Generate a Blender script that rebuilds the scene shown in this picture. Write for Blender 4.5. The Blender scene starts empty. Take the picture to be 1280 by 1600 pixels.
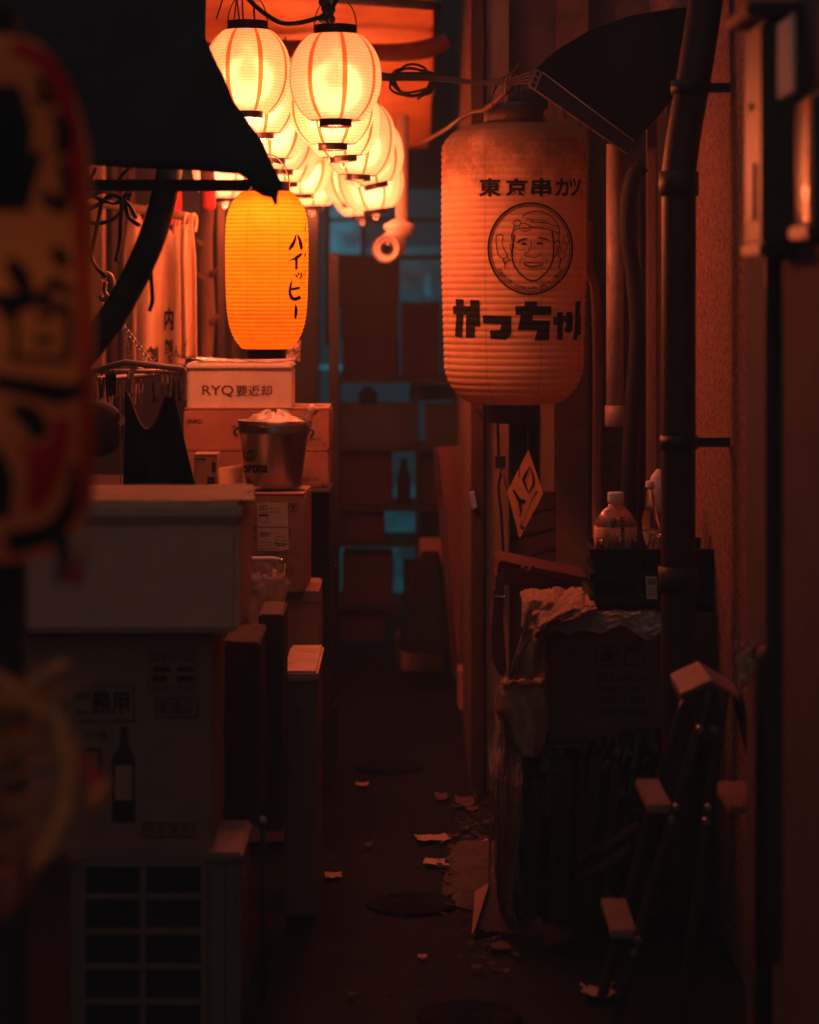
import bpy, bmesh, math, random
from mathutils import Vector, Matrix, Euler, noise
random.seed(7)
PI = math.pi
S = bpy.context.scene
C = S.collection

# ------------------------------------------------------------------ camera, world, exposure
F, H0, CZ = 4000.0, 450.0, 1.55          # focal length in photo pixels, horizon row, eye height
cam_d = bpy.data.cameras.new('camera'); cam = bpy.data.objects.new('camera', cam_d); C.objects.link(cam)
cam.location = (0, 0, CZ); cam.rotation_euler = (PI/2, 0, 0)
cam_d.sensor_fit = 'HORIZONTAL'; cam_d.sensor_width = 36.0
cam_d.lens = F/1280*36; cam_d.shift_y = (H0-800)/1280
cam_d.clip_start = .05; cam_d.clip_end = 800
cam_d.dof.use_dof = True; cam_d.dof.focus_distance = 6.8; cam_d.dof.aperture_fstop = 3.0
S.camera = cam
W = bpy.data.worlds.new('World'); S.world = W; W.use_nodes = True
bg = W.node_tree.nodes['Background']; bg.inputs[0].default_value = (.96, .72, .70, 1); bg.inputs[1].default_value = .20
S.view_settings.view_transform = 'Standard'; S.view_settings.look = 'None'
S.view_settings.exposure = 0; S.view_settings.gamma = 1
S.render.engine = 'CYCLES'
S.cycles.max_bounces = 8; S.cycles.diffuse_bounces = 4; S.cycles.transmission_bounces = 8; S.cycles.transparent_max_bounces = 12
S.cycles.sample_clamp_indirect = 40.0; S.cycles.use_denoising = True
S.cycles.caustics_reflective = False
BULB = 1.0                                 # overall strength of the lantern bulbs and added fill lamps

def P(x, y, d):                            # photo pixel at a distance -> point of the alley
    return Vector(((x-640)/F*d, d, CZ-(y-H0)/F*d))
def px2m(n, d): return n/F*d

# ------------------------------------------------------------------ materials
def nd(nt, t, **kw):
    n = nt.nodes.new(t)
    for k, v in kw.items(): setattr(n, k, v)
    return n
def M(name, col, rough=.75, var=.3, scale=9, bump=.0, bscale=90, metal=0., spec=.35, dirt=None, trans=0., ior=1.45, stretch=(1, 1, 1), emis=None, coat=0., alpha=None):
    m = bpy.data.materials.new(name); m.use_nodes = True; nt = m.node_tree
    b = nt.nodes['Principled BSDF']
    tc = nd(nt, 'ShaderNodeTexCoord'); mp = nd(nt, 'ShaderNodeMapping'); mp.inputs['Scale'].default_value = stretch
    nt.links.new(tc.outputs['Object'], mp.inputs[0])
    n1 = nd(nt, 'ShaderNodeTexNoise'); n1.inputs['Scale'].default_value = scale; n1.inputs['Detail'].default_value = 6; n1.inputs['Roughness'].default_value = .65
    nt.links.new(mp.outputs[0], n1.inputs['Vector'])
    r = nd(nt, 'ShaderNodeValToRGB')
    lo = [max(0, c*(1-var)) for c in col]; hi = [min(1, c*(1+var)) for c in col]
    r.color_ramp.elements[0].position = .3; r.color_ramp.elements[1].position = .72
    r.color_ramp.elements[0].color = (*lo, 1); r.color_ramp.elements[1].color = (*hi, 1)
    nt.links.new(n1.outputs[0], r.inputs[0]); out = r.outputs[0]
    if dirt:
        dc, ds, lo_, hi_ = dirt
        n2 = nd(nt, 'ShaderNodeTexNoise'); n2.inputs['Scale'].default_value = ds; n2.inputs['Detail'].default_value = 8; n2.inputs['Roughness'].default_value = .75
        nt.links.new(mp.outputs[0], n2.inputs['Vector'])
        r2 = nd(nt, 'ShaderNodeValToRGB'); r2.color_ramp.elements[0].position = lo_; r2.color_ramp.elements[1].position = hi_
        nt.links.new(n2.outputs[0], r2.inputs[0])
        mx = nd(nt, 'ShaderNodeMix', data_type='RGBA'); mx.inputs[7].default_value = (*dc, 1)
        nt.links.new(r2.outputs[0], mx.inputs[0]); nt.links.new(out, mx.inputs[6]); out = mx.outputs[2]
    nt.links.new(out, b.inputs['Base Color'])
    b.inputs['Roughness'].default_value = rough; b.inputs['Metallic'].default_value = metal
    b.inputs['Specular IOR Level'].default_value = spec; b.inputs['Transmission Weight'].default_value = trans; b.inputs['IOR'].default_value = ior
    b.inputs['Coat Weight'].default_value = coat
    if alpha is not None: b.inputs['Alpha'].default_value = alpha
    if emis:
        b.inputs['Emission Color'].default_value = (*emis[0], 1); b.inputs['Emission Strength'].default_value = emis[1]
    if bump:
        n3 = nd(nt, 'ShaderNodeTexNoise'); n3.inputs['Scale'].default_value = bscale; n3.inputs['Detail'].default_value = 5
        nt.links.new(mp.outputs[0], n3.inputs['Vector'])
        bp = nd(nt, 'ShaderNodeBump'); bp.inputs['Strength'].default_value = bump; bp.inputs['Distance'].default_value = .01
        nt.links.new(n3.outputs[0], bp.inputs['Height']); nt.links.new(bp.outputs[0], b.inputs['Normal'])
    return m

def paper(name, col, stripe=None, rib=None, ribdark=.55, nstripe=8, refr=.35, rough=.55, stain=None, diffuse=0.0, dcol=(.75, .62, .45), seams=0):
    """thin lantern paper: diffuse transmission plus a blurred forward lobe, light comes from the bulb inside"""
    m = bpy.data.materials.new(name); m.use_nodes = True; nt = m.node_tree
    nt.nodes.remove(nt.nodes['Principled BSDF']); out = nt.nodes['Material Output']
    tc = nd(nt, 'ShaderNodeTexCoord'); sx = nd(nt, 'ShaderNodeSeparateXYZ'); nt.links.new(tc.outputs['Object'], sx.inputs[0])
    n1 = nd(nt, 'ShaderNodeTexNoise'); n1.inputs['Scale'].default_value = 22; n1.inputs['Detail'].default_value = 7; nt.links.new(tc.outputs['Object'], n1.inputs['Vector'])
    r = nd(nt, 'ShaderNodeValToRGB'); r.color_ramp.elements[0].position = .3; r.color_ramp.elements[1].position = .75
    r.color_ramp.elements[0].color = (*[c*.86 for c in col], 1); r.color_ramp.elements[1].color = (*col, 1)
    nt.links.new(n1.outputs[0], r.inputs[0]); c = r.outputs[0]
    def mixin(fac, colr, c):
        mx = nd(nt, 'ShaderNodeMix', data_type='RGBA'); nt.links.new(fac, mx.inputs[0]); nt.links.new(c, mx.inputs[6]); mx.inputs[7].default_value = (*colr, 1)
        return mx.outputs[2]
    def mt(op, a, b=None, cl=False):
        n = nd(nt, 'ShaderNodeMath', operation=op, use_clamp=cl)
        for i, v in enumerate((a, b)):
            if v is None: continue
            if isinstance(v, (int, float)): n.inputs[i].default_value = v
            else: nt.links.new(v, n.inputs[i])
        return n.outputs[0]
    ang = mt('ARCTAN2', sx.outputs[0], sx.outputs[1])
    if stripe:
        s = mt('ABSOLUTE', mt('SINE', mt('MULTIPLY', mt('ADD', ang, .24), nstripe/2)))
        k = mt('LESS_THAN', s, .22); c = mixin(k, stripe, c)
    if seams:
        s = mt('ABSOLUTE', mt('SINE', mt('MULTIPLY', mt('ADD', ang, .35), seams/2)))
        k = mt('MULTIPLY', mt('LESS_THAN', s, .06), .45); c = mixin(k, [q*.55 for q in col], c)
    if rib:
        s = mt('ABSOLUTE', mt('SINE', mt('MULTIPLY', mt('ADD', sx.outputs[2], rib[1]), PI/rib[0])))
        k = mt('MULTIPLY', mt('LESS_THAN', s, rib[2]), ribdark); c = mixin(k, [q*.35 for q in col], c)
    if stain:
        n2 = nd(nt, 'ShaderNodeTexNoise'); n2.inputs['Scale'].default_value = stain[1]; n2.inputs['Detail'].default_value = 9; n2.inputs['Roughness'].default_value = .8
        nt.links.new(tc.outputs['Object'], n2.inputs['Vector'])
        zz = mt('MULTIPLY', mt('SUBTRACT', sx.outputs[2], stain[2]), stain[3], )
        k = mt('MULTIPLY', mt('ADD', mt('SUBTRACT', n2.outputs[0], .58), mt('MAXIMUM', zz, 0.)), 4.5, True)
        c = mixin(mt('MULTIPLY', k, stain[4]), stain[0], c)
    tr = nd(nt, 'ShaderNodeBsdfTranslucent'); nt.links.new(c, tr.inputs[0])
    rf = nd(nt, 'ShaderNodeBsdfRefraction'); nt.links.new(c, rf.inputs[0]); rf.inputs['Roughness'].default_value = rough; rf.inputs['IOR'].default_value = 1.12
    ms = nd(nt, 'ShaderNodeMixShader'); ms.inputs[0].default_value = refr
    nt.links.new(tr.outputs[0], ms.inputs[1]); nt.links.new(rf.outputs[0], ms.inputs[2])
    df = nd(nt, 'ShaderNodeBsdfDiffuse'); m2 = nd(nt, 'ShaderNodeMixShader'); m2.inputs[0].default_value = diffuse
    if diffuse > .6: nt.links.new(c, df.inputs[0])
    else: df.inputs[0].default_value = (*dcol, 1)
    nt.links.new(ms.outputs[0], m2.inputs[1]); nt.links.new(df.outputs[0], m2.inputs[2])
    nt.links.new(m2.outputs[0], out.inputs[0])
    return m

KRAFT = M('kraft_cardboard', (.33, .20, .14), .85, .18, 5, .12, 160, dirt=((.16, .08, .04), 3.5, .55, .8))
KRAFT2 = M('pale_cardboard', (.46, .29, .17), .85, .18, 4, .1, 150, dirt=((.2, .1, .05), 3, .55, .85))
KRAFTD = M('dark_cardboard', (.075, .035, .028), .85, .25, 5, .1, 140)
KRAFTR = M('red_brown_cardboard', (.48, .24, .16), .8, .2, 5, .1, 140, dirt=((.15, .06, .04), 4, .55, .8))
FOAM = M('styrofoam', (.78, .72, .66), .8, .08, 30, .35, 320, dirt=((.45, .34, .27), 5, .6, .9))
FOAM2 = M('warm_lit_foam', (.82, .48, .33), .8, .1, 14, .3, 260, dirt=((.36, .22, .16), 4, .58, .85))  # warm light on the near box is put into this base colour
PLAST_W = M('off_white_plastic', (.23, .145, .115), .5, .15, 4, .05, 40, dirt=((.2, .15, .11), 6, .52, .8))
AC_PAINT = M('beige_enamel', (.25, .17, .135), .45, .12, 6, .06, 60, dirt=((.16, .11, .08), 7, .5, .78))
BLACK = M('black_matte', (.02, .02, .021), .7, .4, 12, .15, 80)
BLACKC = M('black_cloth', (.020, .020, .021), .95, .4, 14, .3, 350, spec=.1)
AWN = M('awning_canvas', (.034, .034, .035), .9, .4, 6, .35, 30, spec=.12)
DMET = M('dark_painted_metal', (.035, .03, .03), .45, .4, 10, .15, 70, spec=.4, dirt=((.10, .05, .03), 12, .6, .85))
STEEL = M('brushed_steel', (.36, .34, .33), .36, .35, 8, .06, 40, metal=1., stretch=(1, 1, .15))
WOOD = M('dark_wood', (.095, .05, .035), .7, .45, 5, .25, 22, stretch=(6, 6, .5), dirt=((.04, .025, .02), 4, .5, .8))
DWOOD = M('blackened_wood', (.05, .03, .022), .75, .45, 5, .25, 22, stretch=(6, 6, .5))
WOODL = M('light_wood', (.30, .19, .12), .7, .35, 5, .2, 22, stretch=(6, 6, .5), dirt=((.10, .06, .04), 5, .5, .82))
LOG = M('peeled_log', (.22, .12, .07), .85, .5, 7, .6, 24, stretch=(2, 2, .4))
PLANK = M('painted_board', (.36, .25, .2), .6, .2, 3, .12, 40, stretch=(4, 4, .5), dirt=((.10, .06, .05), 7, .55, .8))
PANEL = M('brown_wall_panel', (.20, .12, .09), .7, .3, 4, .15, 50, dirt=((.07, .04, .03), 6, .5, .8))
PVC = M('grey_pvc', (.42, .33, .28), .4, .15, 6, .05, 50, dirt=((.12, .08, .06), 9, .5, .8))
PIPE = M('black_pipe', (.048, .03, .026), .52, .4, 9, .1, 60, spec=.45, dirt=((.09, .05, .035), 10, .55, .85))
CABLE = M('black_rubber', (.014, .013, .013), .55, .3, 20, .1, 90)
CABLER = M('brown_cable', (.12, .06, .04), .5, .3, 20)
ORANGE = M('orange_tarpaulin', (.88, .36, .10), .6, .12, 4, .25, 14, dirt=((.5, .12, .03), 3, .5, .85))
SCRAP = M('dirty_paper', (.12, .07, .055), .85, .35, 30, dirt=((.06, .04, .03), 25, .45, .75))
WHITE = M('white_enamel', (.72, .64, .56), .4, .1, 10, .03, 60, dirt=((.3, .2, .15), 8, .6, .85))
LENS = M('glass_lens_black', (.01, .01, .012), .08, .2, 8, spec=.8, coat=1.)
CLOTHW = M('white_cotton', (.86, .60, .38), .95, .1, 8, .3, 260, spec=.1)
INK = M('black_ink', (.012, .011, .011), .8, .3, 60, spec=.15)
INKF = M('faded_ink', (.07, .035, .025), .85, .4, 60, spec=.15)
INKR = M('brown_print', (.16, .06, .035), .85, .3, 60, spec=.15)
LABEL = M('label_paper', (.74, .62, .5), .7, .08, 12)
TAPE = M('packing_tape', (.42, .26, .13), .25, .2, 8, .1, 60, spec=.5)
BURLAP = M('burlap', (.52, .29, .18), .95, .3, 40, .6, 260, spec=.1, stretch=(1, 1, .35), dirt=((.22, .12, .08), 170, .40, .72))
REDPL = M('dark_red_plastic', (.13, .04, .03), .4, .3, 8, .08, 60, spec=.4)
CRATE = M('black_crate_plastic', (.016, .014, .013), .45, .3, 10, .08, 60)
GLASS = M('clear_glass', (.85, .8, .75), .04, .05, 8, trans=1.)
DGLASS = M('brown_glass', (.12, .05, .02), .06, .1, 8, trans=.9)
PET = M('clear_pet', (.95, .8, .65), .12, .05, 8, trans=.85, bump=.1, bscale=30)
TEA = M('tea', (.55, .11, .02), .35, .1, 6, trans=.25)
BAG = M('clear_polythene', (.9, .75, .62), .2, .1, 10, .5, 35, trans=.55, spec=.6)
ASPH = M('asphalt', (.008, .007, .007), .68, .5, 14, .9, 190, spec=.18, dirt=((.015, .012, .012), 2.2, .42, .75))
IRON = M('cast_iron', (.010, .009, .009), .8, .4, 20, .3, 150, spec=.1)
STUCCO = M('rough_stucco', (.36, .20, .15), .9, .3, 70, .8, 150, spec=.15, dirt=((.05, .03, .024), 95, .47, .6))
CONC = M('rubble', (.12, .075, .06), .9, .5, 30, .8, 160, dirt=((.07, .045, .035), 20, .45, .8))
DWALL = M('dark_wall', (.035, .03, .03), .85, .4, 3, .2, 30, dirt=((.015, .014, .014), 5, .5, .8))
STRAW = M('rice_straw', (.80, .31, .10), .9, .4, 40, .4, 200, stretch=(1, 1, 3))
REDP = M('red_paper', (.85, .05, .06), .6, .2, 14)
STRIPC = M('cap_black', (.014, .012, .011), .35, .3, 14, spec=.5)
PALEBLUE = M('pale_blue_plastic_and_glint', (.42, .5, .66), .2, .1, 10, spec=.7)  # on the latch this colour stands in for a bluish reflection
GREYBIN = M('smoky_bin_plastic', (.07, .08, .085), .35, .2, 8)
GREYB = M('grey_cloth', (.015, .013, .013), .95, .3, 10, .3, 120)

# ------------------------------------------------------------------ mesh helpers
class MB:
    def __init__(s): s.v = []; s.f = []; s.sm = []
    def add(s, vs, fs, smooth=False):
        o = len(s.v); s.v += [Vector(p) for p in vs]
        for f in fs: s.f.append([o+i for i in f]); s.sm.append(smooth)
        return s
    def box(s, c, sz, rot=None):
        c = Vector(c); hx, hy, hz = (q/2 for q in sz)
        R = rot.to_matrix() if isinstance(rot, Euler) else (Euler(rot).to_matrix() if rot else Matrix.Identity(3))
        vs = [c+R @ Vector((x*hx, y*hy, z*hz)) for x in (-1, 1) for y in (-1, 1) for z in (-1, 1)]
        return s.add(vs, [(0, 1, 3, 2), (4, 6, 7, 5), (0, 4, 5, 1), (2, 3, 7, 6), (0, 2, 6, 4), (1, 5, 7, 3)])
    def pbox(s, x0, y0, x1, y1, d, depth):         # box whose front face fills a pixel rectangle at distance d
        a, b = P(x0, y1, d), P(x1, y0, d)
        return s.box(((a.x+b.x)/2, d+depth/2, (a.z+b.z)/2), (b.x-a.x, depth, b.z-a.z))
    def tube(s, pts, r, seg=10, closed=False):
        pts = [Vector(p) for p in pts]; n = len(pts); rs = list(r) if isinstance(r, (list, tuple)) else [r]*n
        if not closed and 3 <= n <= 14:                # smooth a hand-placed path
            q, qr = [], []
            for i in range(n-1):
                p0, p1, p2, p3 = pts[max(i-1, 0)], pts[i], pts[i+1], pts[min(i+2, n-1)]
                m1, m2 = (p2-p0)*.5, (p3-p1)*.5
                l = (p2-p1).length
                for m_ in (m1, m2):
                    if m_.length > l: m_ *= l/m_.length
                for k in range(5):
                    t = k/5; q.append(p1*(2*t**3-3*t*t+1)+m1*(t**3-2*t*t+t)+p2*(-2*t**3+3*t*t)+m2*(t**3-t*t)); qr.append(rs[i]*(1-t)+rs[i+1]*t)
            q.append(pts[-1]); qr.append(rs[-1]); pts, rs, n = q, qr, len(q)
        vs, fs = [], []; up = None
        for i, p in enumerate(pts):
            t = (pts[(i+1) % n] - pts[i-1]) if closed else (pts[min(i+1, n-1)] - pts[max(i-1, 0)])
            t.normalize()
            if up is None:
                up = Vector((0, 0, 1)) if abs(t.z) < .9 else Vector((0, 1, 0))
            a = t.cross(up)
            if a.length < 1e-6: a = t.orthogonal()
            a.normalize(); b = a.cross(t).normalized(); up = b
            vs += [p+(a*math.cos(2*PI*k/seg)+b*math.sin(2*PI*k/seg))*rs[i] for k in range(seg)]
        m = n if closed else n-1
        for i in range(m):
            j = (i+1) % n
            fs += [(i*seg+k, i*seg+(k+1) % seg, j*seg+(k+1) % seg, j*seg+k) for k in range(seg)]
        s.add(vs, fs, True)
        if not closed:
            o = len(s.v)-len(vs)
            s.f.append([o+k for k in range(seg)][::-1]); s.sm.append(False)
            s.f.append([o+(n-1)*seg+k for k in range(seg)]); s.sm.append(False)
        return s
    def lathe(s, prof, c, seg=32, axis=None, cap=True, smooth=True):
        c = Vector(c); R = (axis.to_matrix() if isinstance(axis, Euler) else axis) if axis else Matrix.Identity(3)
        vs, fs = [], []
        for r, z in prof: vs += [c+R @ Vector((r*math.cos(2*PI*k/seg), r*math.sin(2*PI*k/seg), z)) for k in range(seg)]
        for i in range(len(prof)-1):
            fs += [(i*seg+k, i*seg+(k+1) % seg, (i+1)*seg+(k+1) % seg, (i+1)*seg+k) for k in range(seg)]
        s.add(vs, fs, smooth)
        if cap:
            o = len(s.v)-len(vs)
            s.f.append([o+k for k in range(seg)][::-1]); s.sm.append(False)
            s.f.append([o+(len(prof)-1)*seg+k for k in range(seg)]); s.sm.append(False)
        return s
    def prism(s, pts, vec):
        pts = [Vector(p) for p in pts]; n = len(pts); vec = Vector(vec)
        return s.add(pts+[p+vec for p in pts], [list(range(n))[::-1], list(range(n, 2*n))]+[(i, (i+1) % n, n+(i+1) % n, n+i) for i in range(n)])
    def grid(s, fn, nu, nv, smooth=True):
        vs = [fn(i/nu, j/nv) for j in range(nv+1) for i in range(nu+1)]
        return s.add(vs, [(j*(nu+1)+i, j*(nu+1)+i+1, (j+1)*(nu+1)+i+1, (j+1)*(nu+1)+i) for j in range(nv) for i in range(nu)], smooth)
    def build(s, name, mat, parent=None, loc=None, bevel=0, thick=0, label=None):
        root = parent
        while root is not None and root.parent is not None: root = root.parent
        o0 = Vector(root['_loc']) if root is not None else Vector(loc if loc is not None else s.base())
        me = bpy.data.meshes.new(name)
        me.from_pydata([v-o0 for v in s.v], [], s.f); me.update()
        me.polygons.foreach_set('use_smooth', s.sm)
        bm = bmesh.new(); bm.from_mesh(me)
        if thick:
            bmesh.ops.solidify(bm, geom=bm.faces[:], thickness=thick)
        bmesh.ops.recalc_face_normals(bm, faces=bm.faces)
        if bevel: bmesh.ops.bevel(bm, geom=bm.edges[:], offset=bevel, segments=2, affect='EDGES', clamp_overlap=True)
        bm.to_mesh(me); bm.free()
        me.materials.append(mat)
        o = bpy.data.objects.new(name, me); C.objects.link(o)
        if parent is not None: o.parent = parent
        else: o.location = o0; o['_loc'] = tuple(o0)
        if label: o['label'] = label
        return o
    def base(s):
        n = len(s.v); z = min(p.z for p in s.v)
        return Vector((sum(p.x for p in s.v)/n, sum(p.y for p in s.v)/n, z))

def tag(o, label, cat, group=None):
    o['label'] = label; o['category'] = cat
    if group: o['group'] = group
    return o
def thing(name, label, cat, loc, group=None):
    o = bpy.data.objects.new(name, None); C.objects.link(o); o.location = loc; o['_loc'] = tuple(loc); o.empty_display_size = .05
    return tag(o, label, cat, group)
def copy_tree(o, parent=None):
    c = o.copy(); C.objects.link(c)
    if parent is not None: c.parent = parent
    for ch in list(o.children): copy_tree(ch, c)
    return c
def structure(o): o['kind'] = 'structure'; return o

# flat artwork (letters, strokes, polygons) in photo pixels, then mapped on a surface
class Art:
    def __init__(s): s.bm = bmesh.new()
    def poly(s, pts):
        vs = [s.bm.verts.new((x, y, 0)) for x, y in pts]
        try: s.bm.faces.new(vs)
        except ValueError: pass
        return s
    def rect(s, x0, y0, x1, y1): return s.poly([(x0, y0), (x1, y0), (x1, y1), (x0, y1)])
    def frame(s, x0, y0, x1, y1, w):
        s.rect(x0, y0, x1, y0+w); s.rect(x0, y1-w, x1, y1); s.rect(x0, y0+w, x0+w, y1-w); return s.rect(x1-w, y0+w, x1, y1-w)
    def stroke(s, pts, w=None, closed=False, sub=3):
        pts = [(p[0], p[1], p[2] if len(p) > 2 else w) for p in pts]
        if len(pts) > 2 and sub > 1:                       # Catmull-Rom smoothing
            q = []; n = len(pts)
            for i in range(n if closed else n-1):
                p0, p1, p2, p3 = (pts[(i-1) % n] if closed or i > 0 else pts[i], pts[i], pts[(i+1) % n], pts[(i+2) % n] if closed or i+2 < n else pts[i+1])
                for k in range(sub):
                    t = k/sub
                    q.append(tuple(.5*((2*b)+(-a+c)*t+(2*a-5*b+4*c-d)*t*t+(-a+3*b-3*c+d)*t**3) for a, b, c, d in zip(p0, p1, p2, p3)))
            if not closed: q.append(pts[-1])
            pts = q
        n = len(pts); L = []
        for i in range(n):
            a = pts[i-1] if closed or i else pts[i]; b = pts[(i+1) % n] if closed or i < n-1 else pts[i]
            dx, dy = b[0]-a[0], b[1]-a[1]; l = math.hypot(dx, dy) or 1; h = max(pts[i][2], .15)/2
            L.append(((pts[i][0]-dy/l*h, pts[i][1]+dx/l*h), (pts[i][0]+dy/l*h, pts[i][1]-dx/l*h)))
        for i in range(n if closed else n-1):
            a, b = L[i], L[(i+1) % n]; s.poly([a[0], a[1], b[1], b[0]])
        return s
    def text(s, body, x0, y0, x1, y1, bold=0., M2=None):
        cu = bpy.data.curves.new('lettering', 'FONT'); cu.body = body; cu.offset = bold; cu.resolution_u = 3
        o = bpy.data.objects.new('lettering', cu); C.objects.link(o)
        dg = bpy.context.evaluated_depsgraph_get(); ev = o.evaluated_get(dg); me = ev.to_mesh()
        co = [(v.co.x, v.co.y) for v in me.vertices]; fs = [list(p.vertices) for p in me.polygons]
        ev.to_mesh_clear(); bpy.data.objects.remove(o); bpy.data.curves.remove(cu)
        if not co: return s
        ax, bx = min(c[0] for c in co), max(c[0] for c in co); ay, by = min(c[1] for c in co), max(c[1] for c in co)
        vs = []
        for x, y in co:
            u = x0+(x-ax)/((bx-ax) or 1)*(x1-x0); v = y1-(y-ay)/((by-ay) or 1)*(y1-y0)
            if M2: u, v = M2(u, v)
            vs.append(s.bm.verts.new((u, v, 0)))
        for f in fs:
            try: s.bm.faces.new([vs[i] for i in f])
            except ValueError: pass
        return s
    def to(s, mapf, name, mat, parent, cx=0, cy=0, label=None):
        bm = s.bm; bm.normal_update()
        bmesh.ops.triangulate(bm, faces=bm.faces[:])
        if cx or cy:
            xs = [v.co.x for v in bm.verts]; ys = [v.co.y for v in bm.verts]
            for step, lo, hi, no in ((cx, min(xs), max(xs), (1, 0, 0)), (cy, min(ys), max(ys), (0, 1, 0))):
                if not step: continue
                t = lo+step*.5
                while t < hi:
                    bmesh.ops.bisect_plane(bm, geom=bm.verts[:]+bm.edges[:]+bm.faces[:], plane_co=(t*no[0], t*no[1], 0), plane_no=no)
                    t += step
        bm.verts.index_update()
        mb = MB(); mb.add([mapf(v.co.x, v.co.y) for v in bm.verts], [[v.index for v in f.verts] for f in bm.faces])
        bm.free()
        return mb.build(name, mat, parent, label=label)

def flat(d): return lambda x, y: P(x, y, d)

def carton(name, label, cat, x0, y0, x1, y1, d, depth, mat, rot=0., group=None, tape=True, seam=True, bev=.004):
    a, b = P(x0, y1, d), P(x1, y0, d)
    t = thing(name, label, cat, ((a.x+b.x)/2, d+depth/2, a.z), group)
    w, h = b.x-a.x, b.z-a.z
    bo = MB().box(((a.x+b.x)/2, d+depth/2, (a.z+b.z)/2), (w, depth, h)).build('body', mat, t, bevel=min(bev, w*.1, h*.1))
    bm = bmesh.new(); bm.from_mesh(bo.data); L = Vector(t['_loc'])
    for ax_, lo_, hi_ in ((0, a.x-L.x, b.x-L.x), (1, d-L.y, d+depth-L.y), (2, 0, h)):
        for k_ in range(1, 12):
            co = Vector((0, 0, 0)); co[ax_] = lo_+(hi_-lo_)*k_/12; no = Vector((0, 0, 0)); no[ax_] = 1
            bmesh.ops.bisect_plane(bm, geom=bm.verts[:]+bm.edges[:]+bm.faces[:], plane_co=co, plane_no=no)
    sd = random.random()*50
    for v in bm.verts:
        q_ = Vector(v.co)*7+Vector((sd, 0, 0)); n1 = noise.noise(q_); n2 = noise.noise(q_*1.7+Vector((9, 4, 2)))
        ex = abs(v.co.x)/(w/2); ez = abs(v.co.z-h/2)/(h/2)
        cr_ = max(0, ex-.82)*max(0, ez-.8)*max(0, n1+.25)*.9            # crushed corners
        v.co.x += .0035*n1*min(1, w*4)-math.copysign(cr_*w*.5, v.co.x); v.co.z += (.003*n2-math.copysign(cr_*h*.5, v.co.z-h/2)) if v.co.z > .01 else 0
        v.co.y += .0035*max(0, n2)+cr_*.25
    bm.to_mesh(bo.data); bm.free()
    if seam:                                     # the two top flaps, a few mm thick with an uneven gap
        fl = MB()
        for sg in (-1, 1):
            fl.box(((a.x+b.x)/2, d+depth/2+sg*depth*.25, b.z+.0022), (w*.985, depth*.485, .003), (sg*.012, 0, 0))
        fl.build('top_flap', mat, t)
    if tape:
        MB().box(((a.x+b.x)/2, d+depth/2, b.z+.0062), (w*.9, .045, .0008)).build('packing_tape', TAPE, t); MB().box(((a.x+b.x)/2, d-.0008, b.z-.02), (.045, .0006, .034)).build('packing_tape', TAPE, t)
    t.rotation_euler.z = rot
    return t

# ------------------------------------------------------------------ ground and large structure
def gfn(u, v):
    x = -6+12*u; y = 1+24*v
    z = .008*noise.noise(Vector((x*1.7, y*1.7, 0)))+.004*noise.noise(Vector((x*7, y*7, 3)))
    return Vector((x, y, z-.008))
structure(MB().grid(gfn, 120, 200).build('alley_ground', ASPH, loc=(0, 0, 0)))
structure(MB().box((0, 8, -.06), (36, 36, .06)).build('ground', ASPH, loc=(0, 0, -.03)))

# right-hand building: stucco side wall along the alley, boarded return facade behind the big lantern
rb = thing('building', 'building with rough stucco side wall and boarded front behind the big lantern', 'building', (.68, 6, 0))
MB().box((1.25, 6.75, 1.9), (1.0, 3.3, 3.9)).build('stucco_wall', STUCCO, rb)
MB().box((1.165, 2.9, 1.9), (1.0, 4.3, 3.9)).build('plaster_wall', M('smooth_plaster', (.15, .09, .075), .85, .25, 12, .4, 90, dirt=((.09, .05, .04), 6, .5, .8)), rb)
MB().pbox(735, -60, 1075, 1400, 8.0, 3.).build('board_wall', PANEL, rb)
MB().pbox(737, -60, 757, 1330, 7.86, .136).build('door_post', WOOD, rb, bevel=.004)
MB().pbox(759, -60, 796, 1330, 7.9, .096).build('door_board', PLANK, rb, bevel=.003)
MB().pbox(846, 560, 868, 770, 7.93, .066).build('window_frame', PLANK, rb, bevel=.003)
MB().pbox(798, 570, 845, 762, 7.985, .012).build('window_glass', LENS, rb)
sl = MB()
for k, (ya, yb) in enumerate(((772, 800), (806, 834), (842, 868), (874, 905))):
    a, b = P(798, (ya+yb)/2+6, 7.93), P(869, (ya+yb)/2-8-k*2, 7.93)
    sl.box(((a.x+b.x)/2, 7.95, (a.z+b.z)/2), ((b-a).length, .03, px2m(yb-ya, 7.9)), (0, -math.atan2(b.z-a.z, b.x-a.x), 0))
sl.build('slat_panel', WOOD, rb)
MB().pbox(870, -60, 921, 1300, 7.9, .096).build('wall_panel', PANEL, rb, bevel=.004)
MB().pbox(1012, 100, 1027, 1000, 7.4, .05).build('corner_trim', PLANK, rb, bevel=.004)
MB().lathe([(.006, 0), (.006, .03)], P(745, 640, 7.85), 8, Euler((PI/2, 0, 0))).build('nail_head', DMET, rb)
# latch in pale blue that stands in for a bluish reflection
lt = MB().prism([P(733, 770, 7.83), P(741, 768, 7.83), P(746, 792, 7.83), P(738, 796, 7.83)], (0, .03, 0)); lt.build('latch', PALEBLUE, rb, label='door latch with a bluish reflection put into its colour')
MB().tube([P(777, 880, 7.88), P(779, 912, 7.88), P(783, 945, 7.88)], .008, 8).build('door_handle', DMET, rb)

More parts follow.
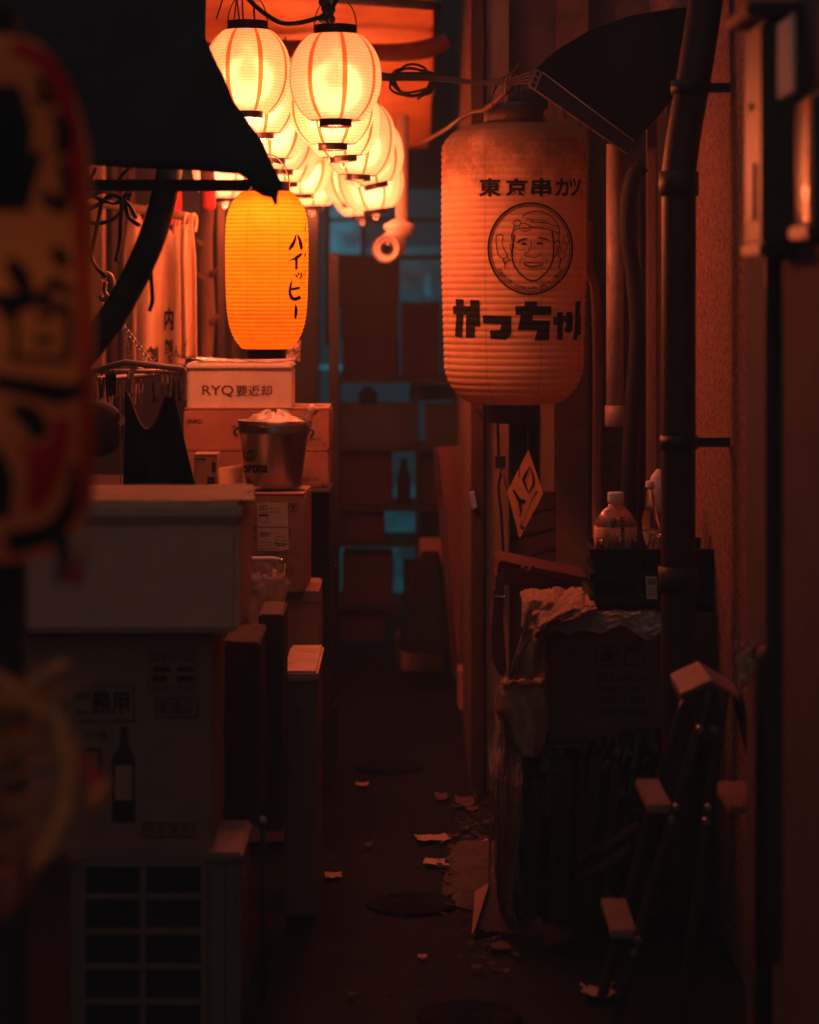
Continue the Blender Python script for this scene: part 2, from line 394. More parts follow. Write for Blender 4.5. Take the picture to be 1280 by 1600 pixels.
# left-hand stalls: side wall and rear partition
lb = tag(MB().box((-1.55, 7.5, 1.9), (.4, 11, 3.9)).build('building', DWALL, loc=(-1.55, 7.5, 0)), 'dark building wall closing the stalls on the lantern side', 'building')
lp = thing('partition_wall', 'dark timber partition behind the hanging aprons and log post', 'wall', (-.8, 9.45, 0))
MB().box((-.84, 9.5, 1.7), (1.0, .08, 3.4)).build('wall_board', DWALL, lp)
bt = MB()
for x0, x1 in ((175, 184), (190, 196), (201, 210), (340, 352), (362, 372)): bt.pbox(x0, 180, x1, 620, 9.3, .05)
bt.build('batten', WOOD, lp)
MB().pbox(138, 250, 160, 640, 8.9, .1).build('door_jamb', WOODL, lp, bevel=.004)
MB().pbox(262, 285, 281, 350, 9.25, .06).build('red_board', REDP, lp)

# far end of the alley
fe = thing('end_wall', 'dark wall closing the alley behind the storage rack', 'wall', (0, 13.2, 0))
MB().box((.1, 13.3, 2.2), (3.2, .2, 4.6)).build('wall_face', DWALL, fe)
TEALS = [((0., .20, .30), 1.), ((0.004, .10, .14), 1.)]
TEALM = M('teal_lit_glass', (.02, .1, .12), .3, .2, 5, emis=((0., .115, .165), 1.))
TEALD = M('teal_lit_glass_dim', (.02, .1, .12), .3, .2, 5, emis=((.004, .035, .048), 1.))
for mt_, k_ in ((TEALM, (.0, .16, .23)), (TEALD, (.002, .055, .075))):
    nt = mt_.node_tree; b_ = nt.nodes['Principled BSDF']; tc = nd(nt, 'ShaderNodeTexCoord'); n_ = nd(nt, 'ShaderNodeTexNoise'); n_.inputs['Scale'].default_value = 7; n_.inputs['Detail'].default_value = 4
    nt.links.new(tc.outputs['Object'], n_.inputs['Vector']); r_ = nd(nt, 'ShaderNodeValToRGB'); r_.color_ramp.elements[0].position = .32; r_.color_ramp.elements[1].position = .68
    r_.color_ramp.elements[0].color = (*[q*.22 for q in k_], 1); r_.color_ramp.elements[1].color = (*k_, 1); nt.links.new(n_.outputs[0], r_.inputs[0]); nt.links.new(r_.outputs[0], b_.inputs['Emission Color'])
for nm, mat, x0, y0, x1, y1 in (('lit_pane', TEALM, 512, 312, 566, 396), ('lit_pane', TEALD, 570, 386, 700, 470), ('lit_pane', TEALM, 664, 432, 672, 462),
                            ('lit_pane', TEALD, 640, 470, 672, 520), ('lit_pane', TEALM, 500, 571, 540, 577), ('lit_pane', TEALD, 520, 760, 660, 930), ('lit_pane', TEALM, 600, 790, 692, 846), ('lit_pane', TEALD, 618, 846, 646, 928)):
    MB().pbox(x0, y0, x1, y1, 13.15-.012*random.random(), .04).build(nm, mat, fe)
MB().pbox(500, 296, 742, 968, 13.17, .02).build('glow_backdrop', M('teal_glow_backdrop', (.02, .06, .07), .5, .3, 5, emis=((.002, .017, .023), 1.)), fe)  # added glowing backdrop that turns the dark gaps dim teal
bb = MB()
for x in (512, 568, 700): bb.pbox(x-4, 300, x+4, 540, 13.08, .05)
bb.pbox(508, 340, 700, 346, 13.08, .05).pbox(508, 398, 704, 406, 13.08, .05)
bb.build('pane_bar', DMET, fe)

# ------------------------------------------------------------------ round lanterns
RL = .236/2; RH = .225                       # radius and height of the paper body
NR = 27
def round_prof(t):                            # t 0 bottom .. 1 top
    a = (t-.5)*2
    return RL*max(.0, 1-abs(a)**2.35*.60)**.62*(1 if a < 0 else 1)+.0
def lamp(name, loc, col, w, rad, parent):
    ld = bpy.data.lights.new(name, 'POINT'); ld.color = col; ld.energy = w; ld.shadow_soft_size = rad
    o = bpy.data.objects.new(name, ld); C.objects.link(o); o.parent = parent; o.location = loc; return o
PAPER_R = paper('round_lantern_paper', (.98, .73, .42), stripe=(.80, .13, .02), rib=(RH/NR, 0, .22), ribdark=.7, refr=.3, rough=.9)
BULBM = M('bulb_glass', (.9, .8, .6), .3, .05, emis=((1., .45, .2), 3.))
def ring(mb, z0, z1, ro, ri, seg=40):
    mb.lathe([(ri, z0), (ro, z0), (ro, z1), (ri, z1), (ri, z0)], (0, 0, 0), seg, cap=False, smooth=False)
def make_round():
    t = thing('round_lantern', '', 'lantern', (0, 0, 0), 'lit round lanterns under the orange canopy')
    prof = []
    for i in range(NR*4+1):
        tt = i/(NR*4); r = round_prof(tt); prof.append((r+.0016*abs(math.sin(PI*tt*NR)), (tt-.5)*RH))
    MB().lathe(prof, (0, 0, 0), 64, cap=False).build('paper_shade', PAPER_R, t)
    k = MB(); ring(k, RH/2-.002, RH/2+.026, .056, .052); k.build('top_ring', STRIPC, t)
    k = MB(); ring(k, -RH/2-.018, -RH/2+.002, .043, .039)
    for a in range(3):
        k.box((0, 0, -RH/2-.014), (.078, .012, .004), (0, 0, a*PI/3))
    k.build('bottom_ring', STRIPC, t)
    wire = [Vector((.054*math.cos(a)*1.02, 0, RH/2+.02+.085*math.sin(a))) for a in [PI*i/14 for i in range(15)]]
    k = MB().tube(wire, .0016, 6); k.tube([(0, 0, RH/2+.105), (0, 0, RH/2+.16)], .003, 6); k.build('hanging_wire', CABLE, t)
    k = MB().tube([(0.008*math.cos(q), 0, -RH/2-.026+.012*math.sin(q)) for q in [2*PI*i/12 for i in range(12)]], .001, 5, closed=True); k.build('pull_ring', STEEL, t)
    k = MB().lathe([(.012, .075), (.013, .04), (.02, .02), (.027, 0), (.024, -.018), (.012, -.03), (.002, -.033)], (0, 0, 0), 20); k.build('bulb', BULBM, t)
    lamp('bulb_light', (0, 0, -.025), (1., .26, .15), 4.4*BULB, .075, t)
    lamp('mouth_fill_light', (0, 0, -RH/2-.035), (1., .165, .055), 5.6*BULB, .02, t)      # bare lamp added below the lantern to brighten its surroundings
    return t
R_ROW = [(524, 195, 6.6, 0), (519, 231, 7.25, 0), (536, 250, 7.7, .06), (559, 277, 8.3, -.05), (588, 292, 8.75, .22), (552, 320, 9.5, .05), (586, 331, 9.3, .15), (566, 341, 10.1, .05)]
L_ROW = [(387, 180, 7.1, 0), (405, 213, 7.5, .04), (424, 253, 8.0, .03), (438, 268, 8.45, -.03), (447, 290, 8.9, .04), (470, 307, 9.4, 0), (487, 325, 9.9, .05)]
ordw = ['nearest', 'second', 'third', 'fourth', 'fifth', 'sixth', 'seventh', 'last']
proto = None
def put_round(x, y, d, tilt, label, mouth=1.):
    global proto
    if proto is None: proto = make_round(); o = proto
    else: o = copy_tree(proto)
    d *= .95; p = P(x, y, d); o.scale = (.95,)*3
    off = Euler((0, -tilt, 0)).to_matrix() @ Vector((0, 0, RH/2+.009))*.95
    o.location = p+off; o.rotation_euler = (random.uniform(-.03, .03), -tilt, 0)
    o.scale = (.95*random.uniform(.975, 1.025), .95*random.uniform(.975, 1.025), .95*random.uniform(.97, 1.02))
    o['label'] = label
    for c in o.children:
        if c.type == 'LIGHT' and c.name.startswith('mouth'):
            c.data = c.data.copy(); c.data.energy = 5.6*BULB*mouth
        if c.type == 'LIGHT' and c.name.startswith('bulb'):
            c.data = c.data.copy(); c.data.energy = 4.4*BULB*(.8 if d < 6.8 else random.uniform(.85, 1.3))
    o.rotation_euler.rotate_axis('Z', 0 if d < 6.3 else random.uniform(-.25, .25))
    return o
for i, a in enumerate(R_ROW):
    put_round(*a, ['large looking unobstructed lit round lantern with a knotted rope at its top ring', 'lit round lantern just behind the unobstructed front one, mostly hidden by it',
                   'third round lantern from the front in the row beside the camera pole', 'fourth round lantern from the front in the row beside the camera pole',
                   'tilted round lantern whose bottom ring leans towards the camera pole', 'round lantern near the far end of its row, low above the teal panes',
                   'leaning far round lantern touching the white pole of the security camera', 'lowest and farthest round lantern of the row beside the camera pole'][i], (.33, .3, .34, .34, .3, .25, .2, .2)[i])
for i, a in enumerate(L_ROW):
    put_round(*a, ['lit round lantern cut by the sloping edge of the black awning', 'round lantern directly behind the one cut by the awning edge',
                   'third lit lantern back along the awning edge, above the yellow lantern', 'fourth lit lantern back along the awning edge',
                   'fifth lit lantern back, its bottom ring just over the yellow lantern', 'sixth lantern back in the row above the yellow lantern',
                   'farthest lantern of the row above the yellow lantern'][i], (2.3, 2.2, 1.5, .8, .5, .3, .25)[i])
for x, y, d, l_ in ((446, 236, 8.9, 'round lantern glowing in the gap between the two front lanterns'), (466, 262, 9.3, 'round lantern wedged between the two rows, fully overlapped at its sides'), (503, 304, 10.3, 'small far round lantern hanging between the ends of both rows')):
    put_round(x, y, d, 0, l_, .25)
put_round(352, 312, 9.6, 0, 'lit round lantern half hidden between the awning and its crossbar')

# ------------------------------------------------------------------ yellow long lantern
YD = 6.9; YX = 417
yc = P(YX, 422, YD); YH = px2m(246, YD); YR = px2m(64, YD)
def yprof(z):
    t = (z-yc.z)/(YH/2); r = YR
    if t > 0: r = YR*(1-abs(t)**6*.42)
    else: r = YR*(1-.05*(-t)-abs(t)**5*.36)
    return r
NY = 40
def yr(z): return yprof(z)+.0022*abs(math.sin(PI*(z-(yc.z-YH/2))/(YH/NY)))
PAPER_Y = paper('yellow_lantern_paper', (.98, .40, .025), rib=(YH/NY, YH/2, .15), ribdark=.5, refr=.0, rough=.9, seams=8, diffuse=.12, dcol=(.8, .4, .06))
yl = thing('long_lantern', 'glowing yellow long lantern with black katakana above the foam box', 'lantern', yc)
pr = []
for i in range(NY*4+1):
    z = yc.z-YH/2+YH*i/(NY*4); pr.append((yr(z), z-yc.z))
MB().lathe(pr, yc, 72, cap=False).build('paper_shade', PAPER_Y, yl)
k = MB(); ring(k, -YH/2-.026, -YH/2+.001, .052, .047); k.v = [v+yc for v in k.v]; k.build('bottom_ring', STRIPC, yl)
k = MB(); ring(k, YH/2-.001, YH/2+.026, .062, .057); k.v = [v+yc for v in k.v]; k.build('top_ring', STRIPC, yl)
k = MB().tube([(yc.x+.06*math.cos(a), yc.y, yc.z+YH/2+.02+.08*math.sin(a)) for a in [PI*i/12 for i in range(13)]], .002, 6); k.build('hanging_wire', CABLE, yl)
for dz in (.1, -.06):
    MB().lathe([(.010, .06), (.02, .03), (.024, 0), (.012, -.026), (.002, -.03)], yc+Vector((0, 0, dz)), 16).build('bulb', M('amber_bulb', (.9, .7, .4), .3, .05, emis=((1., .5, .15), 3.)), yl)
    lamp('bulb_light', (0, 0, dz), (1., .36, .08), 1.75*BULB, .03, yl)
lamp('mouth_fill_light', (0, 0, YH/2+.05), (1., .18, .05), 7.5*BULB, .02, yl)  # bare lamp added above the lantern to brighten the aprons
def on_lathe(cx, cy, d, xc, rf, eps):         # pixel -> front of a vertical surface of revolution
    def f(px, py):
        Y = d-rf(CZ-(py-H0)/F*d)
        for _ in range(4):
            x = (px-640)/F*Y; z = CZ-(py-H0)/F*Y; u = x-xc; r = rf(z)+eps
            u = max(-r*.9995, min(r*.9995, u)); Y = d-math.sqrt(max(r*r-u*u, 0))
        return Vector((xc+u, Y, z))
    return f
ymap = on_lathe(YX, 422, YD, yc.x, yr, .0012)
A = Art(); q = lambda L: [(420+a*.125, 320+b*.125, w*.125) for a, b, w in L]
for L in ([(340, 370, 10), (322, 450, 36), (285, 520, 42), (255, 560, 26)], [(352, 362, 8), (385, 430, 36), (405, 520, 44), (406, 562, 24)],
          [(412, 606, 24), (375, 640, 42), (310, 680, 26), (240, 696, 6)], [(345, 676, 38), (347, 740, 32), (345, 806, 34)],
          [(333, 868, 10), (350, 890, 24), (362, 908, 12)], [(365, 838, 8), (374, 868, 22), (378, 886, 8)], [(404, 842, 10), (408, 890, 24), (385, 946, 6)],
          [(292, 935, 8), (272, 1020, 32), (265, 1110, 36), (300, 1172, 46), (345, 1176, 46), (398, 1150, 44)], [(282, 1056, 28), (340, 1046, 32), (392, 1034, 34)],
          [(335, 1240, 6), (341, 1300, 38), (338, 1370, 36), (332, 1425, 22)],
          [(464, 215, 6), (455, 335, 16)], [(476, 425, 6), (455, 465, 12)], [(464, 580, 10), (452, 650, 22)], [(462, 800, 6), (452, 890, 14)]):
    A.stroke(q(L))
A.stroke([(420+(412+15*math.cos(a))*.125, 320+(987+24*math.sin(a))*.125, .7) for a in [2*PI*i/12 for i in range(12)]], closed=True, sub=1)
A.to(ymap, 'lettering', INK, yl, 3, 2)

# ------------------------------------------------------------------ big unlit lantern
BD = 7.5; BX = 803
bc = P(BX, 412, BD); BH = px2m(438, BD); BR = px2m(112, BD)
NB = 42
def bprof(z):
    t = (z-bc.z)/(BH/2)
    if t > .0:
        r = BR*(1-.005*t)
        if t > .80: q = (t-.80)/.20; r *= 1-.42*(1-math.sqrt(max(0, 1-q*q)))-.12*q*q
    else:
        s = -t; r = BR*(1-.055*s)
        if s > .74: q = (s-.74)/.26; r *= 1-.42*(1-math.sqrt(max(0, 1-q*q)))-.06*q
    return r
def br(z): return bprof(z)+.0034*abs(math.sin(PI*(z-(bc.z-BH/2))/(BH/NB)))**.7
PAPER_B = paper('weathered_lantern_paper', (.80, .52, .31), rib=(BH/NB, BH/2, .1), ribdark=.35, refr=.1, diffuse=.7, seams=8, stain=((.10, .05, .035), 9, .16, 1.6, .65))
bl = thing('long_lantern', 'big unlit white lantern with a smiling face emblem and black lettering', 'lantern', bc)
pr = []
for i in range(NB*6+1):
    z = bc.z-BH/2+BH*i/(NB*6); pr.append((br(z), z-bc.z))
MB().lathe(pr, bc, 96, cap=True).build('paper_shade', PAPER_B, bl)
a = P(803, 660, BD)
MB().lathe([(.074, 0), (.076, .004), (.077, .052), (.072, .062)], (bc.x, bc.y, bc.z-BH/2-.055), 40).build('bottom_cap', STRIPC, bl)
MB().lathe([(.084, 0), (.088, .004), (.088, .058), (.080, .064), (.03, .07)], (bc.x, bc.y, bc.z+BH/2-.006), 40).build('top_cap', M('worn_cap', (.09, .05, .04), .4, .6, 18, .1, 60, dirt=((.02, .015, .013), 8, .4, .7)), bl)
k = MB().box((bc.x+.0, bc.y, bc.z+BH/2+.09), (.035, .03, .07)); k.box((bc.x+.06, bc.y+.02, bc.z+BH/2+.07), (.08, .06, .06)); k.build('hanger_block', DMET, bl, bevel=.006)
k = MB().tube([bc+Vector((-.085, 0, BH/2+.03)), bc+Vector((-.05, 0, BH/2+.11)), bc+Vector((.0, 0, BH/2+.15)), bc+Vector((.05, .0, BH/2+.11)), bc+Vector((.085, 0, BH/2+.03))], .003, 6)
k.tube([bc+Vector((.09, -.02, BH/2+.02)), bc+Vector((.1, -.02, BH/2-.02)), bc+Vector((.125, -.03, BH/2-.06))], .003, 6)
k.build('hanging_wire', CABLE, bl)
MB().pbox(800, 655, 842, 760, 7.58, .03).build('cloth_tail', BLACKC, bl)
bmap = on_lathe(BX, 412, BD, bc.x, br, .0022)
A = Art()
for ch, x0, x1 in (('東', 748, 783), ('京', 790, 825), ('串', 830, 862), ('カ', 867, 889), ('ツ', 889, 908)):
    A.text(ch, x0, 278, x1, 307, .035)
q2 = lambda L: [(690+x*.1797, 440+y*.1797) for x, y in L]
for L in ([(122, 150), (192, 155), (188, 300), (178, 485), (116, 475), (128, 300)], [(100, 210), (128, 210), (128, 281), (100, 280)], [(190, 211), (250, 212), (250, 290), (188, 286)],
          [(248, 158), (328, 162), (336, 390), (290, 388), (288, 488), (210, 486), (212, 290), (250, 290)],
          [(358, 292), (608, 298), (606, 460), (560, 505), (425, 498), (422, 425), (510, 420), (520, 370), (362, 362)],
          [(728, 172), (835, 172), (830, 213), (955, 212), (955, 290), (795, 292), (790, 335), (945, 340), (935, 510), (808, 512), (835, 422), (660, 422), (690, 290), (645, 288), (640, 212), (720, 212)],
          [(1005, 265), (1058, 265), (1055, 510), (1005, 505)], [(975, 308), (1004, 306), (1004, 375), (975, 375)], [(1058, 300), (1085, 298), (1085, 352), (1058, 352)],
          [(1085, 265), (1135, 262), (1145, 300), (1140, 420), (1112, 447), (1070, 440), (1070, 400), (1085, 390)],
          [(1165, 172), (1212, 170), (1205, 290), (1215, 295), (1213, 460), (1190, 460), (1180, 505), (1145, 505), (1160, 380)]):
    A.poly(q2(L))
A.to(bmap, 'lettering', INK, bl, 4, 3)
# round emblem: two rings, smiling man with a knotted headband, skewers, curved words
A = Art(); e = lambda L, w: [(740+x*.1406, 260+y*.1406, w*.1406) for x, y in L]
for rx, ry, w in ((467, 505, 22), (440, 478, 9)):
    A.stroke(e([(632+rx*math.cos(t), 912+ry*math.sin(t)) for t in [2*PI*i/72 for i in range(72)]], w), closed=True, sub=1)
LN = [([(455, 760), (435, 900), (430, 1020), (470, 1130), (560, 1230), (660, 1272), (740, 1240), (830, 1150), (885, 1020), (890, 860), (872, 715)], 17),
      ([(450, 900), (420, 860), (405, 880), (420, 960), (440, 990)], 9), ([(895, 860), (935, 825), (958, 850), (935, 960), (890, 1020)], 11), ([(910, 880), (935, 880), (915, 960)], 7),
      ([(540, 570), (570, 530), (640, 505), (690, 495), (760, 505), (850, 545), (910, 600), (945, 670), (955, 730), (945, 840)], 10),
      ([(640, 620), (720, 622), (830, 635), (945, 670)], 9), ([(640, 675), (730, 678), (850, 705), (955, 745)], 9),
      ([(640, 595), (700, 590), (760, 600), (820, 620)], 6), ([(530, 630), (600, 640), (640, 680), (590, 718), (520, 705), (512, 650), (530, 630)], 9), ([(540, 680), (580, 690), (620, 670)], 12),
      ([(580, 600), (600, 575), (650, 595), (640, 620)], 9), ([(530, 630), (490, 590), (445, 620), (450, 650), (510, 660)], 9), ([(510, 690), (460, 700), (425, 760), (430, 830)], 10), ([(470, 655), (440, 700), (430, 780)], 8),
      ([(490, 852), (520, 820), (592, 800)], 19), ([(715, 790), (780, 800), (838, 822)], 17),
      ([(525, 868), (560, 850), (592, 865)], 13), ([(545, 868), (580, 866)], 15), ([(700, 862), (735, 845), (778, 862)], 13), ([(715, 862), (755, 862)], 15),
      ([(480, 920), (520, 930), (570, 920)], 5), ([(640, 830), (640, 900), (615, 940), (570, 970), (580, 1000), (630, 1000), (660, 1018), (700, 1000), (740, 985), (742, 955)], 9), ([(620, 940), (612, 905)], 6),
      ([(675, 880), (680, 930)], 5), ([(545, 1010), (515, 1040), (520, 1105)], 6), ([(770, 995), (815, 1030), (800, 1075)], 6),
      ([(555, 1078), (620, 1068), (680, 1072), (770, 1076), (740, 1105), (660, 1118), (590, 1105), (555, 1078)], 10), ([(575, 1090), (660, 1108), (750, 1090)], 8), ([(610, 1140), (660, 1155), (710, 1140)], 7),
      ([(250, 780), (280, 755), (325, 770), (318, 870), (360, 960), (370, 1000), (330, 1020), (280, 990), (255, 890), (250, 780)], 9), ([(370, 1005), (410, 1040), (375, 1045), (365, 1080), (345, 1060)], 9), ([(325, 1020), (350, 1090)], 14), ([(345, 1085), (350, 1130)], 10),
      ([(1030, 770), (1062, 800), (1050, 850), (1010, 850), (1000, 800), (1030, 770)], 8), ([(1020, 850), (1045, 890), (1020, 945), (975, 930), (980, 870), (1010, 850)], 8), ([(1000, 945), (1030, 985), (990, 1025), (950, 1000), (955, 955), (980, 940)], 8), ([(975, 1025), (948, 1135)], 14)]
for L, w in LN: A.stroke(e(L, w))
words = 'KUSHIKATSU KACHAN since 1943 at OIMACHI'
n = len(words)
for i, ch in enumerate(words):
    if ch == ' ': continue
    th = math.radians(147-(147-33)*i/(n-1))     # along the lower inside of the ring
    cx_, cy_ = 632+412*math.cos(th), 912+440*math.sin(th)
    hw, hh = (12, 21) if ch.isupper() or ch.isdigit() else (9, 15)
    if ch in 'iI1': hw = 4
    an = -(th-PI/2); ca, sa = math.cos(an), math.sin(an)
    def m2(u, v, cx_=cx_, cy_=cy_, ca=ca, sa=sa):
        return 740+(cx_+u*ca+v*sa)*.1406, 260+(cy_-u*sa+v*ca)*.1406
    A.text(ch, -hw, -hh, hw, hh, .02, m2)
A.to(bmap, 'emblem', INK, bl, 4, 3)

# ------------------------------------------------------------------ diamond talisman under the big lantern
ds = thing('diamond_sign', 'orange paper diamond with black brush marks hanging under the big lantern', 'sign', P(822, 770, 7.45))
MB().prism([P(826, 703, 7.45), P(849, 771, 7.45), P(812, 842, 7.45), P(793, 768, 7.45)], (0, .006, 0)).build('paper_panel', M('amber_paper', (.72, .36, .16), .8, .2, 14, .2, 80, dirt=((.35, .12, .05), 8, .5, .8)), ds)
def dmap(x, y):
    return P(x, y, 7.447)
A = Art(); g = lambda L: [(770+x*.1125, 680+y*.1125, w*.1125) for x, y, w in L]
for L in ([(515, 430, 10), (440, 590, 40), (430, 640, 30), (500, 810, 14)], [(515, 430, 8), (570, 650, 30), (500, 810, 12)], [(285, 760, 30), (340, 850, 40), (370, 900, 55), (455, 930, 50)], [(365, 900, 40), (385, 1020, 26), (378, 1140, 10)],
          [(620, 780, 26), (575, 840, 16), (500, 1000, 8), (400, 1300, 6)], [(440, 1270, 20), (400, 1300, 24), (395, 1200, 6)], [(370, 450, 12), (365, 590, 12)]):
    A.stroke(g(L))
A.to(dmap, 'brush_mark', INK, ds)
k = MB().tube([P(825, 660, 7.45), P(825, 703, 7.45)], .0015, 6); k.tube([P(784, 735, 7.5), P(793, 767, 7.49)], .003, 6); k.build('string', CABLER, ds)

tag(MB().tube([P(778, 660, 7.55), P(780, 720, 7.55), P(784, 735, 7.53), P(779, 760, 7.55), P(783, 800, 7.55), P(787, 870, 7.55)], .004, 8).box(P(782, 722, 7.53), (.03, .025, .035)).build('pull_cord', CABLE), 'thin black cord with a clump beside the diamond sign', 'cord')

# ------------------------------------------------------------------ canopy, beam, pole camera
def canfn(u, v):
    x = 290+388*u; y = -60+292*v
    p = P(x, y, 7.9+2.0*v+.25*math.sin(v*1.6)+.03*math.sin(u*9+v*3)+.02*noise.noise(Vector((u*5, v*7, 1))))
    if v > .85: p.x -= .02*(v-.85)/.15
    return p
cn = thing('canopy', 'orange tarpaulin canopy lit by the lantern rows', 'canopy', P(480, 80, 10.5))
MB().grid(canfn, 50, 40).build('tarpaulin', ORANGE, cn, thick=.004)
MB().tube([P(300, 82, 8.75), P(460, 76, 8.75), P(540, 80, 8.75), P(620, 82, 8.75), P(668, 76, 8.75), P(700, 62, 8.75)], [.033, .031, .029, .031, .033, .026], 14).build('wrapped_beam', M('wrapped_beam', (.16, .05, .03), .6, .3, 20, .4, 50), cn)
MB().tube([P(500, -4, 8.25), P(560, 0, 8.25), P(690, 9, 8.25)], .016, 8).build('top_rail', DMET, cn)
MB().tube([P(680, -60, 8.0), P(679, 90, 9.15), P(676, 235, 10.1)], .009, 8).build('side_rail', DMET, cn)
sc = thing('security_camera', 'white bullet security camera on a ceiling pole beside the lanterns', 'camera', P(624, 360, 9.1))
MB().tube([P(629, 180, 9.1), P(628, 352, 9.1)], px2m(9.5, 9.1), 20).build('pole', WHITE, sc)
u = px2m(1, 9.1)
MB().lathe([(10*u, 14*u), (13*u, 12*u), (24*u, 6*u), (24.5*u, 0), (21*u, -3*u), (20*u, -10*u), (13*u, -12*u), (9*u, -22*u), (9*u, -30*u)], P(624, 357, 9.1), 32).build('mount_flange', WHITE, sc)
ax = Euler((PI/2+.1, 0, -.16)).to_matrix()
cc = P(604, 388, 8.98)
MB().lathe([(12*u, -60*u), (19*u, -50*u), (20*u, -10*u), (20*u, 2*u), (17.5*u, 3*u), (17*u, -2*u), (11*u, -4*u)], cc, 32, ax).build('camera_body', WHITE, sc)
MB().lathe([(10.5*u, -6*u), (10.5*u, -2*u), (6*u, -1*u)], cc, 24, ax).build('camera_lens', LENS, sc)
MB().lathe([(21.5*u, -52*u), (22*u, 6*u)], cc, 32, ax, cap=False).build('sun_hood', WHITE, sc)

# ropes and wires among the lanterns
rp = thing('rope', 'dark sagging rope knotted above the front round lantern', 'rope', P(500, 30, 6.35))
rr = [P(x, y, 6.4) for x, y in ((378, -14), (398, 8), (418, 24), (440, 36), (465, 36), (490, 30), (507, 24), (520, 10), (532, -14))]
MB().tube(rr, .006, 8).build('strand', CABLE, rp)
k = MB()
for i in range(16): k.lathe([(.001, -.012), (.011, -.004), (.011, .004), (.001, .012)], P(511+random.uniform(-7, 7), 18+random.uniform(-16, 16), 6.37+random.uniform(-.01, .01)), 8, Euler((random.random()*3, random.random()*3, 0)))
k.build('knot', CABLE, rp)
wl = thing('wire', 'thin wires holding the lantern cut by the awning edge', 'wire', P(380, 5, 6.4))
k = MB()
for x0, x1 in ((366, 371), (374, 369), (380, 378), (338, 352)): k.tube([P(x0, 30, 6.76), P((x0+x1)/2, 8, 6.76), P(x1, -14, 6.76)], .002, 6)
k.build('strand', CABLE, wl)
cb = thing('cable_bundle', 'coiled black cable loop in front of the orange canopy', 'cable', P(645, 125, 7.6))
k = MB()
for j in range(5):
    rx, ry = 30+random.uniform(-5, 5), 21+random.uniform(-4, 4); ph = random.random()*6; ox, oy = random.uniform(-3, 3), random.uniform(-3, 3)
    k.tube([P(645+ox+rx*math.cos(t+ph)*(1+.08*math.sin(3*t)), 126+oy+ry*math.sin(t+ph)+4*math.sin(2*t), 7.6+.01*j) for t in [2*PI*i/24 for i in range(24)]], .004, 7, closed=True)
k.tube([P(672, 112, 7.6), P(680, 128, 7.6), P(670, 142, 7.6), P(652, 155, 7.6)], .0035, 7)
k.build('coil', CABLE, cb)
k = MB()
for j in range(4):
    o = j*3
    k.tube([P(590, 112+o*1.4, 7.75), P(612, 116+o, 7.6), P(680, 118+o*.8, 7.5), P(740, 126+o*.5, 7.4), P(800, 122+o, 7.25), P(838, 108+o*2.2, 7.1)], .0034, 7)
k.build('run', CABLE, cb)
tag(MB().tube([P(655, 226, 9.0), P(680, 212, 8.4), P(700, 200, 7.9), P(718, 186, 7.6), P(738, 175, 7.5), P(760, 170, 7.4), P(785, 150, 7.3), P(800, 136, 7.3)], .007, 8).build('cable', CABLER), 'brown cable rising from the camera pole to the big lantern hook', 'cable')
tag(MB().tube([P(768, 170, 7.3), P(770, 145, 7.3), P(776, 128, 7.3)], .0018, 6).tube([P(790, 160, 7.3), P(792, 120, 7.25), P(806, 108, 7.25), P(812, 96, 7.25)], .0025, 6).tube([P(797, 126, 7.25), P(800, 116, 7.25), P(806, 118, 7.25), P(804, 128, 7.25)], .003, 6).build('hook_wire', CABLER), 'twisted hook wires above the big lantern cap', 'wire')

# ------------------------------------------------------------------ black awning over the stall, with crossbar and curved arm
aw = thing('awning', 'black stall awning with a sloping pointed edge over the boxes', 'awning', P(250, 200, 6.15))
out = [(-150, -80), (330, -80), (322, 0), (321, 60), (342, 112), (366, 160), (385, 186), (412, 224), (426, 262), (440, 294), (432, 302), (430, 321), (424, 309), (410, 306), (396, 297), (386, 280), (372, 272), (300, 266), (200, 262), (120, 256), (-150, 244)]
fr = MB()
cen = []
bm = bmesh.new()
vs = [bm.verts.new((x, y, 0)) for x, y in out]; bm.faces.new(vs); bm.normal_update(); bmesh.ops.triangulate(bm, faces=bm.faces[:])
for step, lo, hi, no in ((18, -150, 440, (1, 0, 0)), (18, -80, 321, (0, 1, 0))):
    t = lo+9
    while t < hi:
        bmesh.ops.bisect_plane(bm, geom=bm.verts[:]+bm.edges[:]+bm.faces[:], plane_co=(t*no[0], t*no[1], 0), plane_no=no); t += step
bm.verts.index_update()
def awd(x, y): return 6.08-.0012*y-.0004*max(0, x-250)+.03*math.sin(x*.03+y*.02)+.015*noise.noise(Vector((x*.02, y*.02, 0)))
fr.add([P(v.co.x, v.co.y, awd(v.co.x, v.co.y)) for v in bm.verts], [[v.index for v in f.verts] for f in bm.faces], True); bm.free()
fr.build('canopy_cloth', AWN, aw, thick=.012)
MB().pbox(-120, 280, 392, 298, 5.9, .05).build('crossbar', DMET, aw, bevel=.006)
arm = [P(x, y, d-.3) for x, y, d in ((290, 130, 6.75), (280, 190, 6.65), (269, 245, 6.45), (257, 305, 6.22), (238, 370, 6.1), (212, 430, 6.06), (178, 490, 6.02), (138, 545, 5.98), (90, 600, 5.95))]
MB().tube(arm, .031, 14).build('curved_arm', BLACK, aw)
MB().tube([P(234, 388, 5.78), P(236, 430, 5.78), P(238, 470, 5.78), P(233, 486, 5.78)], .005, 7).build('tie_strap', CABLE, aw)

